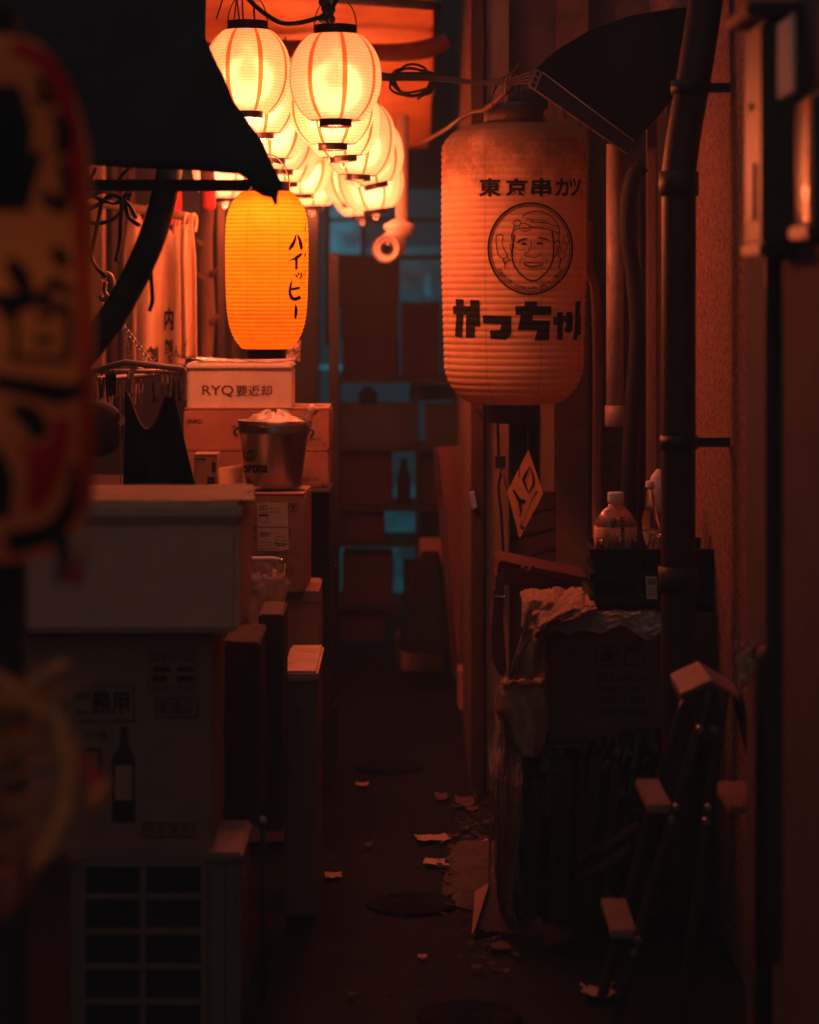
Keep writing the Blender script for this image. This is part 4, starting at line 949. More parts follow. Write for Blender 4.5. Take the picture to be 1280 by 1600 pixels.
k = MB(); cord(k, [(20, 1100), (60, 1060), (100, 1035)], 3.06, .008); cord(k, [(-10, 1050), (40, 1090), (70, 1120)], 3.06, .008); k.build('crossed_cord', STRAW, sw)
MB().grid(lambda u, v: P(128+30*v+16*math.sin(PI*v)*u, 1185+90*v-10*u, 3.02+.03*u*math.sin(v*3)), 8, 10).build('red_paper_strip', REDP, sw, thick=.001)
MB().lathe([(.002, -.02), (.010, -.012), (.011, 0), (.006, .02), (.001, .026)], P(152, 1246, 3.0), 14, Euler((.2, .5, 0))).build('orange_berry', M('orange_berry', (.75, .2, .06), .4, .2), sw)
MB().grid(lambda u, v: P(-30+85*u, 1345+75*v+20*math.sin(u*5), 3.05+.03*math.sin(u*8)), 12, 8).build('red_fan', M('red_straw_paper', (.45, .10, .06), .8, .3, 20), sw, thick=.001)
tag(MB().pbox(-60, 840, 30, 1700, 3.6, .08).build('post', DWALL, bevel=.006), 'dark post at the picture edge behind the straw ornament', 'post')

# ------------------------------------------------------------------ pipes along the right wall
def vpipe(name, label, L, r, mat, collar=(), cat='pipe', bracket=()):
    t = thing(name, label, cat, L[-1])
    MB().tube(L, r, 20).build('pipe_run', mat, t)
    for p in collar: MB().lathe([(r*1.0, -.03), (r*1.16, -.028), (r*1.16, .028), (r*1.0, .03)], p, 24).build('collar', mat, t)
    for p, q_ in bracket:
        k = MB().box((p+q_)/2, (abs(q_.x-p.x), .014, .022)); k.lathe([(r*1.1, -.016), (r*1.1, .016)], p, 24); k.build('bracket', DMET, t)
    return t
vpipe('drainpipe', 'thick black drainpipe kinked near its top, clamped to the stucco wall', [P(1112, -60, 6.0), P(1088, 100, 6.0), P(1072, 190, 6.0), P(1062, 262, 6.0), P(1061, 300, 6.0), P(1060, 900, 6.0), P(1060, 1420, 6.0)], px2m(27, 6.0), PIPE, [P(1061, 287, 6.0), P(1060, 905, 6.0)],
      bracket=[(P(1061, 691, 6.0), P(1142, 691, 6.0)), (P(1078, 137, 6.0), P(1142, 137, 6.0))])
vpipe('downspout', 'pale straight downspout ending above the tea bottle', [P(961, 225, 7.2), P(961, 665, 7.2)], px2m(13.5, 7.2), PVC, [P(961, 650, 7.2)])
vpipe('insulated_pipe', 'wrapped dark hose bending behind the downspout', [P(1004, 258, 7.0), P(992, 272, 7.0), P(982, 310, 7.0), P(982, 380, 7.0), P(990, 430, 7.0), P(996, 520, 7.0), P(988, 640, 7.0), P(982, 780, 7.0), P(982, 880, 7.0)], px2m(12.5, 7.0), BLACK)
vpipe('hose', 'thin reddish hose running down between the big lantern and the downspout', [P(919, 345, 7.7), P(920, 420, 7.7), P(930, 450, 7.7), P(934, 560, 7.7), P(933, 780, 7.7), P(933, 900, 7.7)], px2m(7.5, 7.7), M('red_hose', (.40, .18, .12), .5, .2, 10))
vpipe('conduit', 'narrow upright conduit between hose and insulated pipe', [P(1002, 300, 7.3), P(1002, 880, 7.3)], px2m(5, 7.3), DMET)
vpipe('conduit', 'thick black conduit below the meter box on the stucco wall', [P(1208, 370, 4.62), P(1210, 1000, 4.62), P(1210, 1500, 4.62)], px2m(13, 4.62), PIPE)
vpipe('conduit', 'slim second conduit close beside the thick one under the meter box', [P(1228, 375, 4.55), P(1229, 1000, 4.55), P(1229, 1500, 4.55)], px2m(5, 4.55), PIPE)
# black curved hood and strip fitting
hd = thing('hood', 'black curved metal hood jutting from the facade over the downspout', 'hood', P(940, 150, 7.0))
ho = [(836, 108), (870, 78), (920, 48), (985, 24), (1060, 12), (1100, 10), (1080, 120), (1040, 168), (1000, 215), (990, 236), (960, 205), (900, 158)]
MB().prism([P(x, y, 6.72+.0006*(x-836)) for x, y in ho], (.0, .55, .03)).build('hood_shell', AWN, hd, bevel=.004)
lf = thing('lamp_fitting', 'slotted unlit strip fitting fixed along the lower edge of the black hood', 'fitting', P(912, 170, 6.75))
MB().prism([P(836, 106, 6.68), P(848, 112, 6.68), P(992, 220, 6.68), P(982, 240, 6.68), P(826, 132, 6.68)], (0, .05, 0)).build('housing', DMET, lf)
k = MB()
for L in ([(836, 106), (840, 108), (830, 134), (826, 132)], [(845, 111), (848, 113), (838, 139), (835, 137)]): k.prism([P(x, y, 6.676) for x, y in L], (0, .003, 0))
for i in range(4):
    t_ = i/3; k.prism([P(836-t_*10+a, 106+t_*26+b, 6.676) for a, b in ((0, 0), (12, 7), (11, 9.5), (-1, 2.5))], (0, .003, 0))
k.build('slotted_end', PVC, lf)
k = MB().tube([P(848, 113, 6.675), P(992, 221, 6.675)], .002, 6); k.build('edge_trim', PVC, lf)
k = MB()
for x, y in ((880, 172), (884, 176), (905, 190), (922, 198), (946, 214)): k.tube([P(x, y-4, 6.7), P(x+1, y+6+random.random()*8, 6.7)], .002, 5)
k.build('dust_string', CABLE, lf)
# meter boxes on the stucco wall
mbx = thing('meter_box', 'grey electric meter box with pitched rain cover on the stucco wall', 'meter box', (.64, 4.5, 1.75))
b0 = P(1190, 382, 4.36); b1 = P(1237, 30, 4.36)
xl = P(1190, 0, 4.36).x
MB().box((xl+.055, 4.47, (b0.z+b1.z)/2), (.11, .22, b1.z-b0.z)).build('casing', M('grey_box_paint', (.075, .052, .044), .5, .2, 8, .06, 50, dirt=((.06, .04, .035), 10, .5, .8)), mbx, bevel=.006)
MB().box((xl+.045, 4.46, b1.z+.015), (.15, .28, .022), (0, .0, 0)).build('rain_cover', DMET, mbx, bevel=.004)
MB().box((xl-.003, 4.47, P(0, 300, 4.45).z), (.006, .09, .10)).build('front_plate', PLAST_W, mbx, bevel=.002)
MB().box((xl+.055, 4.47, b0.z-.008), (.12, .24, .02)).build('base_plate', DMET, mbx, bevel=.003)
MB().lathe([(.006, 0), (.006, .006)], (xl-.006, 4.47, P(0, 166, 4.45).z), 12, Euler((0, PI/2, 0))).build('lock', BLACK, mbx)
gm = thing('electricity_meter', 'glossy electricity meter with glowing orange reflection beside the meter box', 'meter', (.63, 4.2, 1.75))
xm = P(1262, 0, 4.1).x
MB().box((xm+.05, 4.17, P(0, 250, 4.1).z), (.10, .16, px2m(215, 4.1))).build('casing', M('glossy_meter', (.62, .38, .26), .12, .1, 8, .06, 30, spec=.7, coat=.6), gm, bevel=.012)
MB().box((xm+.05, 4.16, P(0, 362, 4.1).z), (.115, .2, .022)).build('base_plate', DMET, gm, bevel=.003)
MB().box((.614, 4.17, P(0, 92, 4.2).z), (.006, .17, px2m(120, 4.2))).build('card_plate', LABEL, gm, bevel=.002)
MB().box((xm+.052, 4.085, P(0, 250, 4.1).z), (.094, .012, px2m(205, 4.1))).build('shade_front', DMET, gm, bevel=.004)  # dark sheet over the casing stands in for shade on this side
MB().box((xm+.08, 4.09, P(0, 100, 4.1).z), (.05, .02, .3)).build('bracket_bar', DMET, gm)

# ------------------------------------------------------------------ right-hand heap: crate of bottles, burlap, boxes
cr = thing('bottle_crate', 'black plastic crate filled with empty bottles behind the drainpipe', 'crate', P(1030, 950, 6.4))
c0, c1 = P(922, 945, 6.3), P(1140, 858, 6.3)
k = MB(); w = c1.x-c0.x; h = c1.z-c0.z; dep = .30; cx = (c0.x+c1.x)/2
for z_, hh in ((c0.z+.012, .024), (c1.z-.014, .028), ((c0.z+c1.z)/2, .02)):
    k.box((cx, 6.305, z_), (w, .012, hh)); k.box((cx, 6.3+dep, z_), (w, .012, hh)); k.box((c0.x+.006, 6.3+dep/2, z_), (.012, dep-.026, hh)); k.box((c1.x-.006, 6.3+dep/2, z_), (.012, dep-.026, hh))
for i in range(13): k.box((c0.x+.015+(w-.03)*i/12, 6.312, (c0.z+c1.z)/2), (.011, .01, h-.05))
for i in range(10): k.box((c0.x+.014, 6.33+(dep-.06)*i/9, (c0.z+c1.z)/2), (.01, .011, h-.05))
k.box((cx, 6.3+dep/2, c0.z+.006), (w-.03, dep-.03, .01)); k.box((cx, 6.33, (c0.z+c1.z)/2), (w-.04, .008, h-.03))
k.build('crate_frame', CRATE, cr)
MB().prism([P(1009, 901, 6.297), P(1026, 901, 6.297), P(1027, 936, 6.297), P(1011, 936, 6.297)], (0, .002, 0)).build('label', LABEL, cr)
A = Art()
for i in range(4): A.rect(1012+i*3.4, 904, 1014+i*3.4, 914)
for i in range(5): A.rect(1012, 918+i*3, 1024, 919+i*3)
A.to(flat(6.2955), 'label_print', INKF, cr)
# two-litre tea bottle
tb = thing('tea_bottle', 'two litre jasmine tea bottle half full standing in the crate', 'bottle', P(962, 870, 6.36))
tc_ = P(962, 0, 6.4); zb, ztp = P(0, 880, 6.4).z, P(0, 758, 6.76).z
hh = ztp-zb; R_ = px2m(34, 6.4)
def sq(mb, prof, seg=40, e_=3.2):
    vs, fs = [], []
    for r, z in prof:
        for k_ in range(seg):
            a = 2*PI*k_/seg; f = 1/((abs(math.cos(a))**e_+abs(math.sin(a))**e_)**(1/e_)) if r > R_*.6 else 1
            vs.append((tc_.x+r*f*math.cos(a), 6.4+r*f*.85*math.sin(a), z))
    for i in range(len(prof)-1): fs += [(i*seg+k_, i*seg+(k_+1) % seg, (i+1)*seg+(k_+1) % seg, (i+1)*seg+k_) for k_ in range(seg)]
    fs += [list(range(seg))[::-1], [(len(prof)-1)*seg+k_ for k_ in range(seg)]]
    mb.add(vs, fs, True); return mb
sq(MB(), [(R_*.9, zb), (R_*.97, zb+.01), (R_*.97, zb+hh*.60), (R_*.9, zb+hh*.66), (R_*.62, zb+hh*.78), (R_*.34, zb+hh*.86), (R_*.3, zb+hh*.9)]).build('bottle_body', PET, tb)
sq(MB(), [(R_*.86, zb+.006), (R_*.93, zb+.012), (R_*.93, zb+hh*.58), (R_*.85, zb+hh*.655)]).build('tea', TEA, tb)
MB().lathe([(R_*.36, 0), (R_*.37, .004), (R_*.37, .024), (R_*.33, .027)], (tc_.x, 6.4, zb+hh*.9), 24).build('cap', WHITE, tb)
lbz0, lbz1 = zb+.02, zb+hh*.56
sq(MB(), [(R_*.985, lbz0), (R_*.985, lbz1)]).build('wrap_label', M('tea_label', (.68, .30, .16), .5, .1, 10), tb)
def tmap(x, y): return P(x, y, 6.4-R_*.985*.86-.004)
def rotl(cx_, cy_): return lambda u, v: (cx_-v, cy_+u)
A = Art().text('JASMINE', -22, -4.5, 22, 4.5, .01, rotl(972, 829)).text('TEA', -9, -4, 9, 4, .01, rotl(958.5, 817))
A.text('ジャスミン茶', -18, -3, 18, 3, 0, rotl(935, 826))
A.to(tmap, 'lettering', INK, tb)
def glass_bottle(label, x, ytop, ybot, d, R0, mat, name='glass_bottle', neck=.36, cap=None, group=None, lab=False):
    zt_, zb_ = P(0, ytop, d).z, P(0, ybot, d).z; h_ = zt_-zb_; c_ = P(x, 0, d)
    t = thing(name, label, 'bottle', (c_.x, d, zb_), group)
    MB().lathe([(R0*.9, 0), (R0, .006), (R0, h_*.5), (R0*.86, h_*.6), (R0*neck*1.25, h_*.78), (R0*neck, h_*.88), (R0*neck, h_*.955), (R0*neck*1.2, h_*.96), (R0*neck*1.2, h_*.99), (R0*neck, h_)], (c_.x, d, zb_), 24).build('bottle_glass', mat, t)
    if cap: MB().lathe([(R0*neck*1.3, 0), (R0*neck*1.32, .003), (R0*neck*1.2, .014), (R0*neck*.6, .018)], (c_.x, d, zt_-.008), 18).build('cap', cap, t)
    if lab: MB().lathe([(R0*1.01, h_*.3), (R0*1.01, h_*.46)], (c_.x, d, zb_), 24, cap=False).build('label_band', LABEL, t)
    return t
GG = 'empty bottles in the black crate'
glass_bottle('clear glass bottle with a screw cap towering behind the others in the crate', 1016, 757, 890, 6.5, px2m(16, 6.5), GLASS, cap=WHITE, group=GG, lab=True)
glass_bottle('dark brown bottle standing in front of the tea bottle in the crate', 1000, 817, 900, 6.34, px2m(11, 6.34), DGLASS, group=GG)
for i, (x, y, d, l_) in enumerate(((937, 840, 6.33, 'small clear bottle neck at the crate corner'), (948, 828, 6.36, 'small clear bottle neck before the tea label'), (957, 832, 6.34, 'second small clear neck before the tea label'), (968, 838, 6.33, 'low clear bottle neck under the word JASMINE'),
                                  (985, 828, 6.37, 'clear bottle neck just beside the dark bottle'), (991, 834, 6.33, 'short clear bottle neck touching the dark bottle'), (1019, 826, 6.4, 'clear neck in front of the tall screw cap bottle'), (1028, 832, 6.36, 'clear neck half behind the drainpipe'),
                                  (1100, 828, 6.76, 'clear bottle neck on the far side of the drainpipe'), (1112, 836, 6.36, 'clear short neck at the wall end of the crate'))):
    glass_bottle(l_, x, y, 905, d, px2m(10, d), GLASS, neck=.4, group=GG)
tag(MB().lathe([(.03, 0), (.034, .02), (.02, .09), (.004, .11)], P(1029, 800, 6.55), 20).build('paper_cone', LABEL), 'pale paper cone wedged behind the tall bottle', 'paper')

# dark red folding crate lid and tray
fc = thing('folding_crate', 'dark red plastic folding crate tilted behind the burlap', 'crate', P(840, 900, 6.7))
k = MB().prism([P(780, 876, 6.66), P(820, 884, 6.66), P(922, 906, 6.72), P(922, 930, 6.72), P(775, 912, 6.66)], (0, .28, 0)); k.build('rim', REDPL, fc, bevel=.004)
k = MB()
for (xa, ya, xb, yb) in ((783, 878, 816, 886), (828, 886, 918, 906)): k.tube([P(xa, ya-1, 6.655), P(xb, yb-1, 6.7)], .004, 6)
k.tube([P(816, 885, 6.65), P(824, 893, 6.65), P(833, 884, 6.65)], .006, 7); k.build('rim_edge', REDPL, fc)
k = MB().prism([P(776, 896, 6.64), P(790, 900, 6.64), P(786, 960, 6.64), P(792, 1050, 6.64), P(784, 1062, 6.64), P(770, 1035, 6.64), P(768, 990, 6.64)], (0, .2, 0)); k.build('side_panel', REDPL, fc, bevel=.006)
k = MB().tube([P(774, 918, 6.62), P(772, 930, 6.62), P(790, 932, 6.62), P(792, 918, 6.62)], .003, 6); k.build('wire_latch', STEEL, fc)

# big shipping carton with symbols
bxw = thing('cardboard_box', 'big dark shipping carton with fragile symbols and size text under the crate', 'box', P(930, 1160, 6.22))
MB().pbox(852, 962, 1150, 1162, 6.24, .36).build('body', M('grimy_shaded_cardboard', (.15, .085, .06), .8, .3, 5, .2, 60, dirt=((.05, .03, .024), 5, .42, .75)), bxw, bevel=.008)  # base colour darkened to stand in for shade, with grime over it
A = Art().frame(931, 1010, 967, 1040, 2).frame(975, 1010, 1006, 1040, 2).poly([(938, 1034), (938, 1026), (946, 1016), (958, 1016), (958, 1034)]).stroke([(980, 1018, 3), (990, 1014, 5), (1001, 1018, 3)]).stroke([(990.5, 1016, 1.5), (990.5, 1034, 1.5)], sub=1)
A.text('SIZE.60X50X', 934, 1053, 1016, 1065, .02).text('Volts.110V', 934, 1071, 1000, 1083, .02).text('NW.1.7 KGS', 936, 1088, 1008, 1100, .02).text('MADE IN CHINA', 936, 1107, 1018, 1119, .02)
A.to(flat(6.2385), 'print', M('worn_print', (.035, .022, .018), .85, .5, 40), bxw)
def plf(u, v): return P(852+180*u, 958-2*v+14*v*math.sin(u*9)**2*.6, 6.235+.1*v+.012*noise.noise(Vector((u*14, v*5, 1))))
film = patch(856, 1034, 6.23, 6.45, P(0, 962, 6.24).z+.001, .022, 12., 0, 36)
def hangf(u, v):
    n_ = noise.fractal(Vector((u*9, v*4, 6)), .6, 2.2, 6)
    return P(846+196*u, 955+(34+26*noise.noise(Vector((u*4, 0, 2))))*v+3*n_, 6.225-.012*v-.02*abs(n_))
film.grid(hangf, 70, 22)
tag(film.build('plastic_film', BAG), 'crinkled polythene folded over the top edge of the big shipping carton', 'plastic film')
# burlap cloth draped over the heap
def drape(rows, seed, n=12, amp=.014):
    def fn(u, v):
        f = v*(len(rows)-1); i = min(int(f), len(rows)-2); t_ = f-i; a, b = rows[i], rows[i+1]
        xa, ya, xb, yb, d = [p*(1-t_)+q_*t_ for p, q_ in zip(a, b)]
        x = xa+(xb-xa)*u; y = ya+(yb-ya)*u
        f_ = noise.fractal(Vector((u*3.2+seed, v*2.4+u, seed)), .85, 2.1, 5)
        return P(x+5*f_, y-9*abs(f_)*(1-v*.5), d+amp*math.sin(u*9+v*5+seed+2*f_)+amp*1.6*f_)
    return MB().grid(fn, 80, n*7)
bu = thing('burlap_cloth', 'brown burlap cloth draped over the heap beside the crate', 'cloth', P(850, 1000, 6.4))
drape([(822, 922, 925, 922, 6.62), (814, 926, 926, 932, 6.42), (816, 940, 930, 946, 6.25), (812, 985, 880, 968, 6.18), (804, 1030, 852, 1000, 6.17), (798, 1064, 856, 1050, 6.18)], 1.).build('main_fold', BURLAP, bu)
drape([(838, 950, 930, 940, 6.3), (830, 962, 935, 955, 6.16), (826, 985, 880, 972, 6.13), (828, 1000, 862, 992, 6.15)], 4., amp=.02).build('upper_fold', BURLAP, bu)
sk = thing('burlap_sack', 'slumped open burlap sack with a turned down rim below the cloth', 'sack', P(818, 1180, 6.2))
def bulge(rows, d, dep, seed, nu=44, nv=40, amp=.02):
    """front of a soft bag: outline rows (y, left x, right x), bulging towards the alley and closed at the back"""
    def fn(u, v):
        f = v*(len(rows)-1); i = min(int(f), len(rows)-2); t_ = f-i
        y, xa, xb = [p*(1-t_)+q_*t_ for p, q_ in zip(rows[i], rows[i+1])]
        a = 2*PI*u; nn = noise.fractal(Vector((math.cos(a)*1.7+seed, math.sin(a)*1.7, v*4)), .7, 2.1, 4)
        cx_, hw = (xa+xb)/2, (xb-xa)/2
        fold = .06*math.sin(a*7+seed+v*3)
        return P(cx_+hw*math.cos(a)*(1+.1*nn+fold), y+6*nn, d-dep*math.sin(a)*(1+.25*nn+fold)+amp*nn)
    return fn
skf = bulge([(1066, 786, 846), (1082, 777, 856), (1110, 776, 860), (1140, 790, 856), (1168, 800, 850), (1182, 812, 842)], 6.24, .07, 3.)
MB().grid(skf, 56, 34).build('sack_body', BURLAP, sk, thick=.003)
MB().tube([skf(i/40, .02)+Vector((0, -.004, .004*math.sin(i*1.1))) for i in range(40)], [.006+.003*math.sin(i*.9) for i in range(40)], 8, closed=True).build('rolled_rim', BURLAP, sk)
hb = thing('burlap_strip', 'torn burlap strip hanging down the side of the heap', 'cloth', P(790, 1300, 6.2))
drape([(768, 1110, 806, 1140, 6.25), (764, 1170, 816, 1200, 6.2), (766, 1215, 818, 1230, 6.16), (774, 1300, 818, 1290, 6.16), (778, 1432, 810, 1425, 6.2)], 7., amp=.022).build('strip', BURLAP, hb)
k = MB()
for i in range(22): x = random.uniform(770, 815); k.tube([P(x, 1180+random.random()*60, 6.12), P(x+random.uniform(-5, 5), 1260, 6.1), P(x+random.uniform(-9, 6), 1300+random.random()*100, 6.12)], .0013, 4)
k.build('loose_thread', BURLAP, hb)
# dark sheeting hangs from the carton to the ground, slats lean on it
tbx = thing('wooden_stand', 'low dark wooden stand under the shipping carton with slats leaning on it', 'stand', P(930, 1420, 6.5))
MB().pbox(826, 1162, 1150, 1176, 6.26, .32).build('top_board', DWALL, tbx)
MB().box((P(985, 0, 6.4).x, 6.42, .19), (.46, .26, .37)).build('cabinet', DWALL, tbx)
ps = thing('plastic_sheet', 'dark wrinkled plastic sheet hanging from the shipping carton to the ground', 'sheet', P(930, 1420, 6.2))
def shf(u, v):
    x = 806+225*u; y = 1150+14*math.sin(u*5)+(1432-1150)*v-10*v*math.sin(u*9)
    n_ = noise.fractal(Vector((u*5, v*4, 3)), .8, 2.2, 5)
    return P(x, y, 6.2-.05*v+.035*n_+.012*math.sin(u*11+v*4+3*n_))
MB().grid(shf, 70, 60).build('film', M('dark_polythene', (.02, .014, .013), .32, .4, 8, .4, 40, spec=.5), ps, thick=.002)
for i, (xa, ya, xb, yb, w_) in enumerate(((868, 1200, 862, 1445, .02), (886, 1185, 878, 1440, .026), (908, 1190, 905, 1440, .018), (930, 1182, 912, 1436, .03), (961, 1196, 948, 1440, .022), (838, 1220, 828, 1440, .03))):
    p, q_ = P(xa, ya, 6.08), P(xb, yb, 6.02); dv = q_-p
    tag(MB().box((p+q_)/2, (w_, .012, dv.length), (0, math.atan2(dv.x, dv.z), 0)).build('wooden_lath', DWOOD, bevel=.002), ['thin dark slat leaning second from the burlap strip', 'dark slat leaning behind the slanted sticks', 'narrow dark slat in the middle of the leaning slats', 'wide dark slat leaning in the middle of the heap', 'dark slat leaning nearest to the ladder', 'wide dark slat leaning right beside the burlap strip'][i], 'lath', 'laths leaning on the heap')
for i, (xa, ya, xb, yb) in enumerate(((905, 1345, 1000, 1290), (905, 1378, 985, 1325))):
    tag(MB().tube([P(xa, ya, 6.05), P(xb, yb, 6.05)], .013, 10).build('broom_stick', WOOD), ['upper wooden stick lying slanted across the stand', 'lower wooden stick lying slanted across the stand'][i], 'stick')

# ------------------------------------------------------------------ step ladder
sl_ = thing('step_ladder', 'old metal step ladder with ribbed pale treads by the stucco wall', 'ladder', P(1070, 1600, 5.3))
dn, df_ = 5.3, 5.58
TREAD = M('ribbed_tread', (.30, .16, .12), .6, .2, 10, .1, 60, dirt=((.15, .07, .05), 12, .5, .8))
def rail(L, d, mat=PIPE, r=.012): return MB().tube([P(x, y, d) for x, y in L], r, 12)
for L, d in (([(1112, 1078), (1058, 1260), (1002, 1450), (963, 1597)], dn), ([(1132, 1078), (1108, 1260), (1084, 1450), (1066, 1597)], dn), ([(1072, 1096), (1028, 1230), (975, 1430), (940, 1560)], df_), ([(1150, 1080), (1185, 1230), (1215, 1430), (1240, 1560)], df_)):
    rail(L, d).build('leg', PIPE, sl_)
for x, y in ((1094, 1140), (1116, 1140), (1058, 1262), (1050, 1282), (1108, 1262), (1104, 1284), (998, 1470), (990, 1490)): MB().lathe([(.009, -.004), (.006, .004)], P(x, y, dn-.014), 10, Euler((PI/2, 0, 0))).build('rivet', STEEL, sl_)
def tread(x0, x1, ytop, d0, d1, nrib, dz1=0.):
    z = P(0, ytop, d0).z; a, b = P(x0, 0, d0).x, P(x1, 0, d0).x
    k = MB().box(((a+b)/2, (d0+d1)/2, z-.008), (b-a, d1-d0, .012))
    for i in range(nrib): k.box((a+(b-a)*(i+.5)/nrib, (d0+d1)/2, z+.0005), ((b-a)/nrib*.6, d1-d0-.004, .005))
    k.build('tread', TREAD, sl_)
tread(1012, 1050, 1259, dn, df_, 6); tread(955, 995, 1455, dn, df_, 7); tread(1140, 1190, 1262, dn+.1, df_+.1, 6)
k = MB()
A0, A1, B0, B1 = P(1062, 1085, dn), P(1047, 1053, df_), P(1112, 1062, dn), P(1091, 1033, df_)
C0, C1 = P(1156, 1090, dn), P(1146, 1066, df_)
n = 9
for i in range(n):
    f0, f1 = i/n, (i+.66)/n
    k.prism([A0.lerp(B0, f0), A0.lerp(B0, f1), A1.lerp(B1, f1), A1.lerp(B1, f0)], (0, 0, -.01))
k.prism([A0, B0, B1, A1], (0, 0, -.004)); k.build('top_tread', TREAD, sl_)
MB().prism([B0, C0, C1, B1], (0, 0, -.006)).build('hinge_plate', TREAD, sl_)
tag(MB().grid(lambda u, v: P(1150+42*u-8*v*u+4*v, 1000+86*v*(1-.55*u)+6*math.sin(u*6), 4.95+.03*noise.noise(Vector((u*5, v*5, 2)))+.02*math.sin(u*8)), 22, 22).build('plastic_bag', BAG, thick=.001), 'crumpled translucent plastic bag stuck up beside the ladder top', 'plastic bag')
rl = thing('rolled_mat', 'black rolled rubber mat standing upright against the stucco wall', 'mat', P(1225, 1640, 4.75))
zt_ = P(0, 1008, 4.75).z
MB().lathe([(.062, 0.005), (.063, zt_-.04), (.058, zt_-.012), (.045, zt_), (.01, zt_+.002)], (P(1232, 0, 4.75).x, 4.75, 0), 28).build('roll', BLACK, rl)
MB().lathe([(.001, .008), (.007, .004), (.008, -.004), (.003, -.008)], P(1206, 1010, 4.7), 14).build('glint_bead', STEEL, rl)  # small bead added as the glint at the top of the roll

# ------------------------------------------------------------------ centre: rack with cartons, leaning board
rk = thing('storage_rack', 'tall dark storage rack closing the alley with teal light behind', 'rack', (P(630, 0, 11.).x, 11, 0))
k = MB()
for x in (529, 652, 738):
    k.pbox(x-3, 590, x+3, 1060, 10.9, .03); k.pbox(x-3, 590, x+3, 1040, 11.25, .03)
k.build('upright', DMET, rk)
for y in (590, 697, 790, 846, 945):
    MB().pbox(524, y, 741, y+9, 10.88, .42).build('shelf_board', DMET, rk)
def simple(name, label, cat, x0, y0, x1, y1, d, dep, mat, group=None, rot=0, **kw):
    kw.setdefault('tape', False); return carton(name, label, cat, x0, y0, x1, y1, d, dep, mat, rot, group, **kw)
RG = 'cartons on the storage rack'
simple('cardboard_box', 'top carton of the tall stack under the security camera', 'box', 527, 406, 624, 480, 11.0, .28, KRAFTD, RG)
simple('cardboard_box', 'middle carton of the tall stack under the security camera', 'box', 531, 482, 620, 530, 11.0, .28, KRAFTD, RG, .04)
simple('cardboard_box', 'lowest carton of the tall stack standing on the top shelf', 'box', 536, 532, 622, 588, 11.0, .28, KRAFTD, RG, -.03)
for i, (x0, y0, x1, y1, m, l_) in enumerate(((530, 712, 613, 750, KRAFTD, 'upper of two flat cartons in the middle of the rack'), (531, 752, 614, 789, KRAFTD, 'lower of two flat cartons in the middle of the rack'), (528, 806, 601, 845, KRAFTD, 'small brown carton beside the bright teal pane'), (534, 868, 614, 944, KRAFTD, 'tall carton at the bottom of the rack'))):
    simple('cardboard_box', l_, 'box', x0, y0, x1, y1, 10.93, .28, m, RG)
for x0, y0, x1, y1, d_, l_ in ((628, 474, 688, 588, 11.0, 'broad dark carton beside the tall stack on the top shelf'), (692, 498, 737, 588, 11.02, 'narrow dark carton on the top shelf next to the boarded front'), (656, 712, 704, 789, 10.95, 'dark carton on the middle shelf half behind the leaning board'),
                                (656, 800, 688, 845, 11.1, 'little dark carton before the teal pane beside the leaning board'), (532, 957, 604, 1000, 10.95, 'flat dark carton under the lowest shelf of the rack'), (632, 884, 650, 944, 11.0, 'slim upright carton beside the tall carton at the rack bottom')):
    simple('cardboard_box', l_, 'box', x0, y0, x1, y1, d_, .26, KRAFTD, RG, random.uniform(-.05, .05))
def openbin(label, x0, y0, x1, y1):
    a, b = P(x0, y1, 10.92), P(x1, y0, 10.92); t = thing('storage_bin', label, 'bin', ((a.x+b.x)/2, 11.05, a.z), 'smoky bins on the storage rack')
    k = MB(); w_ = b.x-a.x; h_ = b.z-a.z; cx_ = (a.x+b.x)/2; cz_ = (a.z+b.z)/2
    k.box((cx_, 10.925, cz_), (w_, .008, h_)); k.box((cx_, 11.17, cz_), (w_, .008, h_)); k.box((a.x+.004, 11.047, cz_), (.008, .236, h_)); k.box((b.x-.004, 11.047, cz_), (.008, .236, h_)); k.box((cx_, 11.047, a.z+.004), (w_-.016, .236, .008))
    k.build('bin_wall', GREYBIN, t)
    k = MB(); k.box((cx_, 10.916, b.z-.008), (w_+.01, .012, .016)); k.box((cx_, 11.184, b.z-.008), (w_+.01, .012, .016)); k.build('rim', GREYBIN, t)
    k = MB()
    for i in range(7): k.lathe([(.001, -.03), (.03, -.02), (.032, .015), (.012, .03)], (a.x+.03+random.random()*(w_-.06), 11.05+random.uniform(-.06, .06), a.z+.05+random.random()*h_*.4), 10, Euler((random.random(), random.random(), 0)))
    k.build('contents', KRAFTR, t)
openbin('wide smoky bin on the shelf below the tall stack', 532, 632, 648, 696); openbin('narrower smoky bin next to the boarded wall', 664, 634, 736, 696)
tag(MB().pbox(640, 600, 740, 626, 11.3, .02).build('teal_light_strip', M('teal_tinted_sheet', (.2, .35, .4), .6, .2, 8)), 'added sheet with teal light in its colour behind the bins', 'sheet')  # added strip, teal light from behind the rack put into its colour
for x0, x1, y0, y1, l_ in ((560, 590, 604, 628, 'dark jar on the top shelf beside the tall stack'), (620, 642, 716, 788, 'dark bottle shape beside the flat cartons')):
    a = P((x0+x1)/2, y1, 11.05); r_ = px2m((x1-x0)/2, 11.05); h_ = px2m(y1-y0, 11.05)
    tag(MB().lathe([(r_*.9, 0), (r_, .01), (r_, h_*.6), (r_*.5, h_*.8), (r_*.45, h_)], a, 20).build('jar', BLACK), l_, 'jar')
lbd = thing('leaning_board', 'tall red brown board leaning against the boarded facade', 'board', P(715, 1050, 9.3))
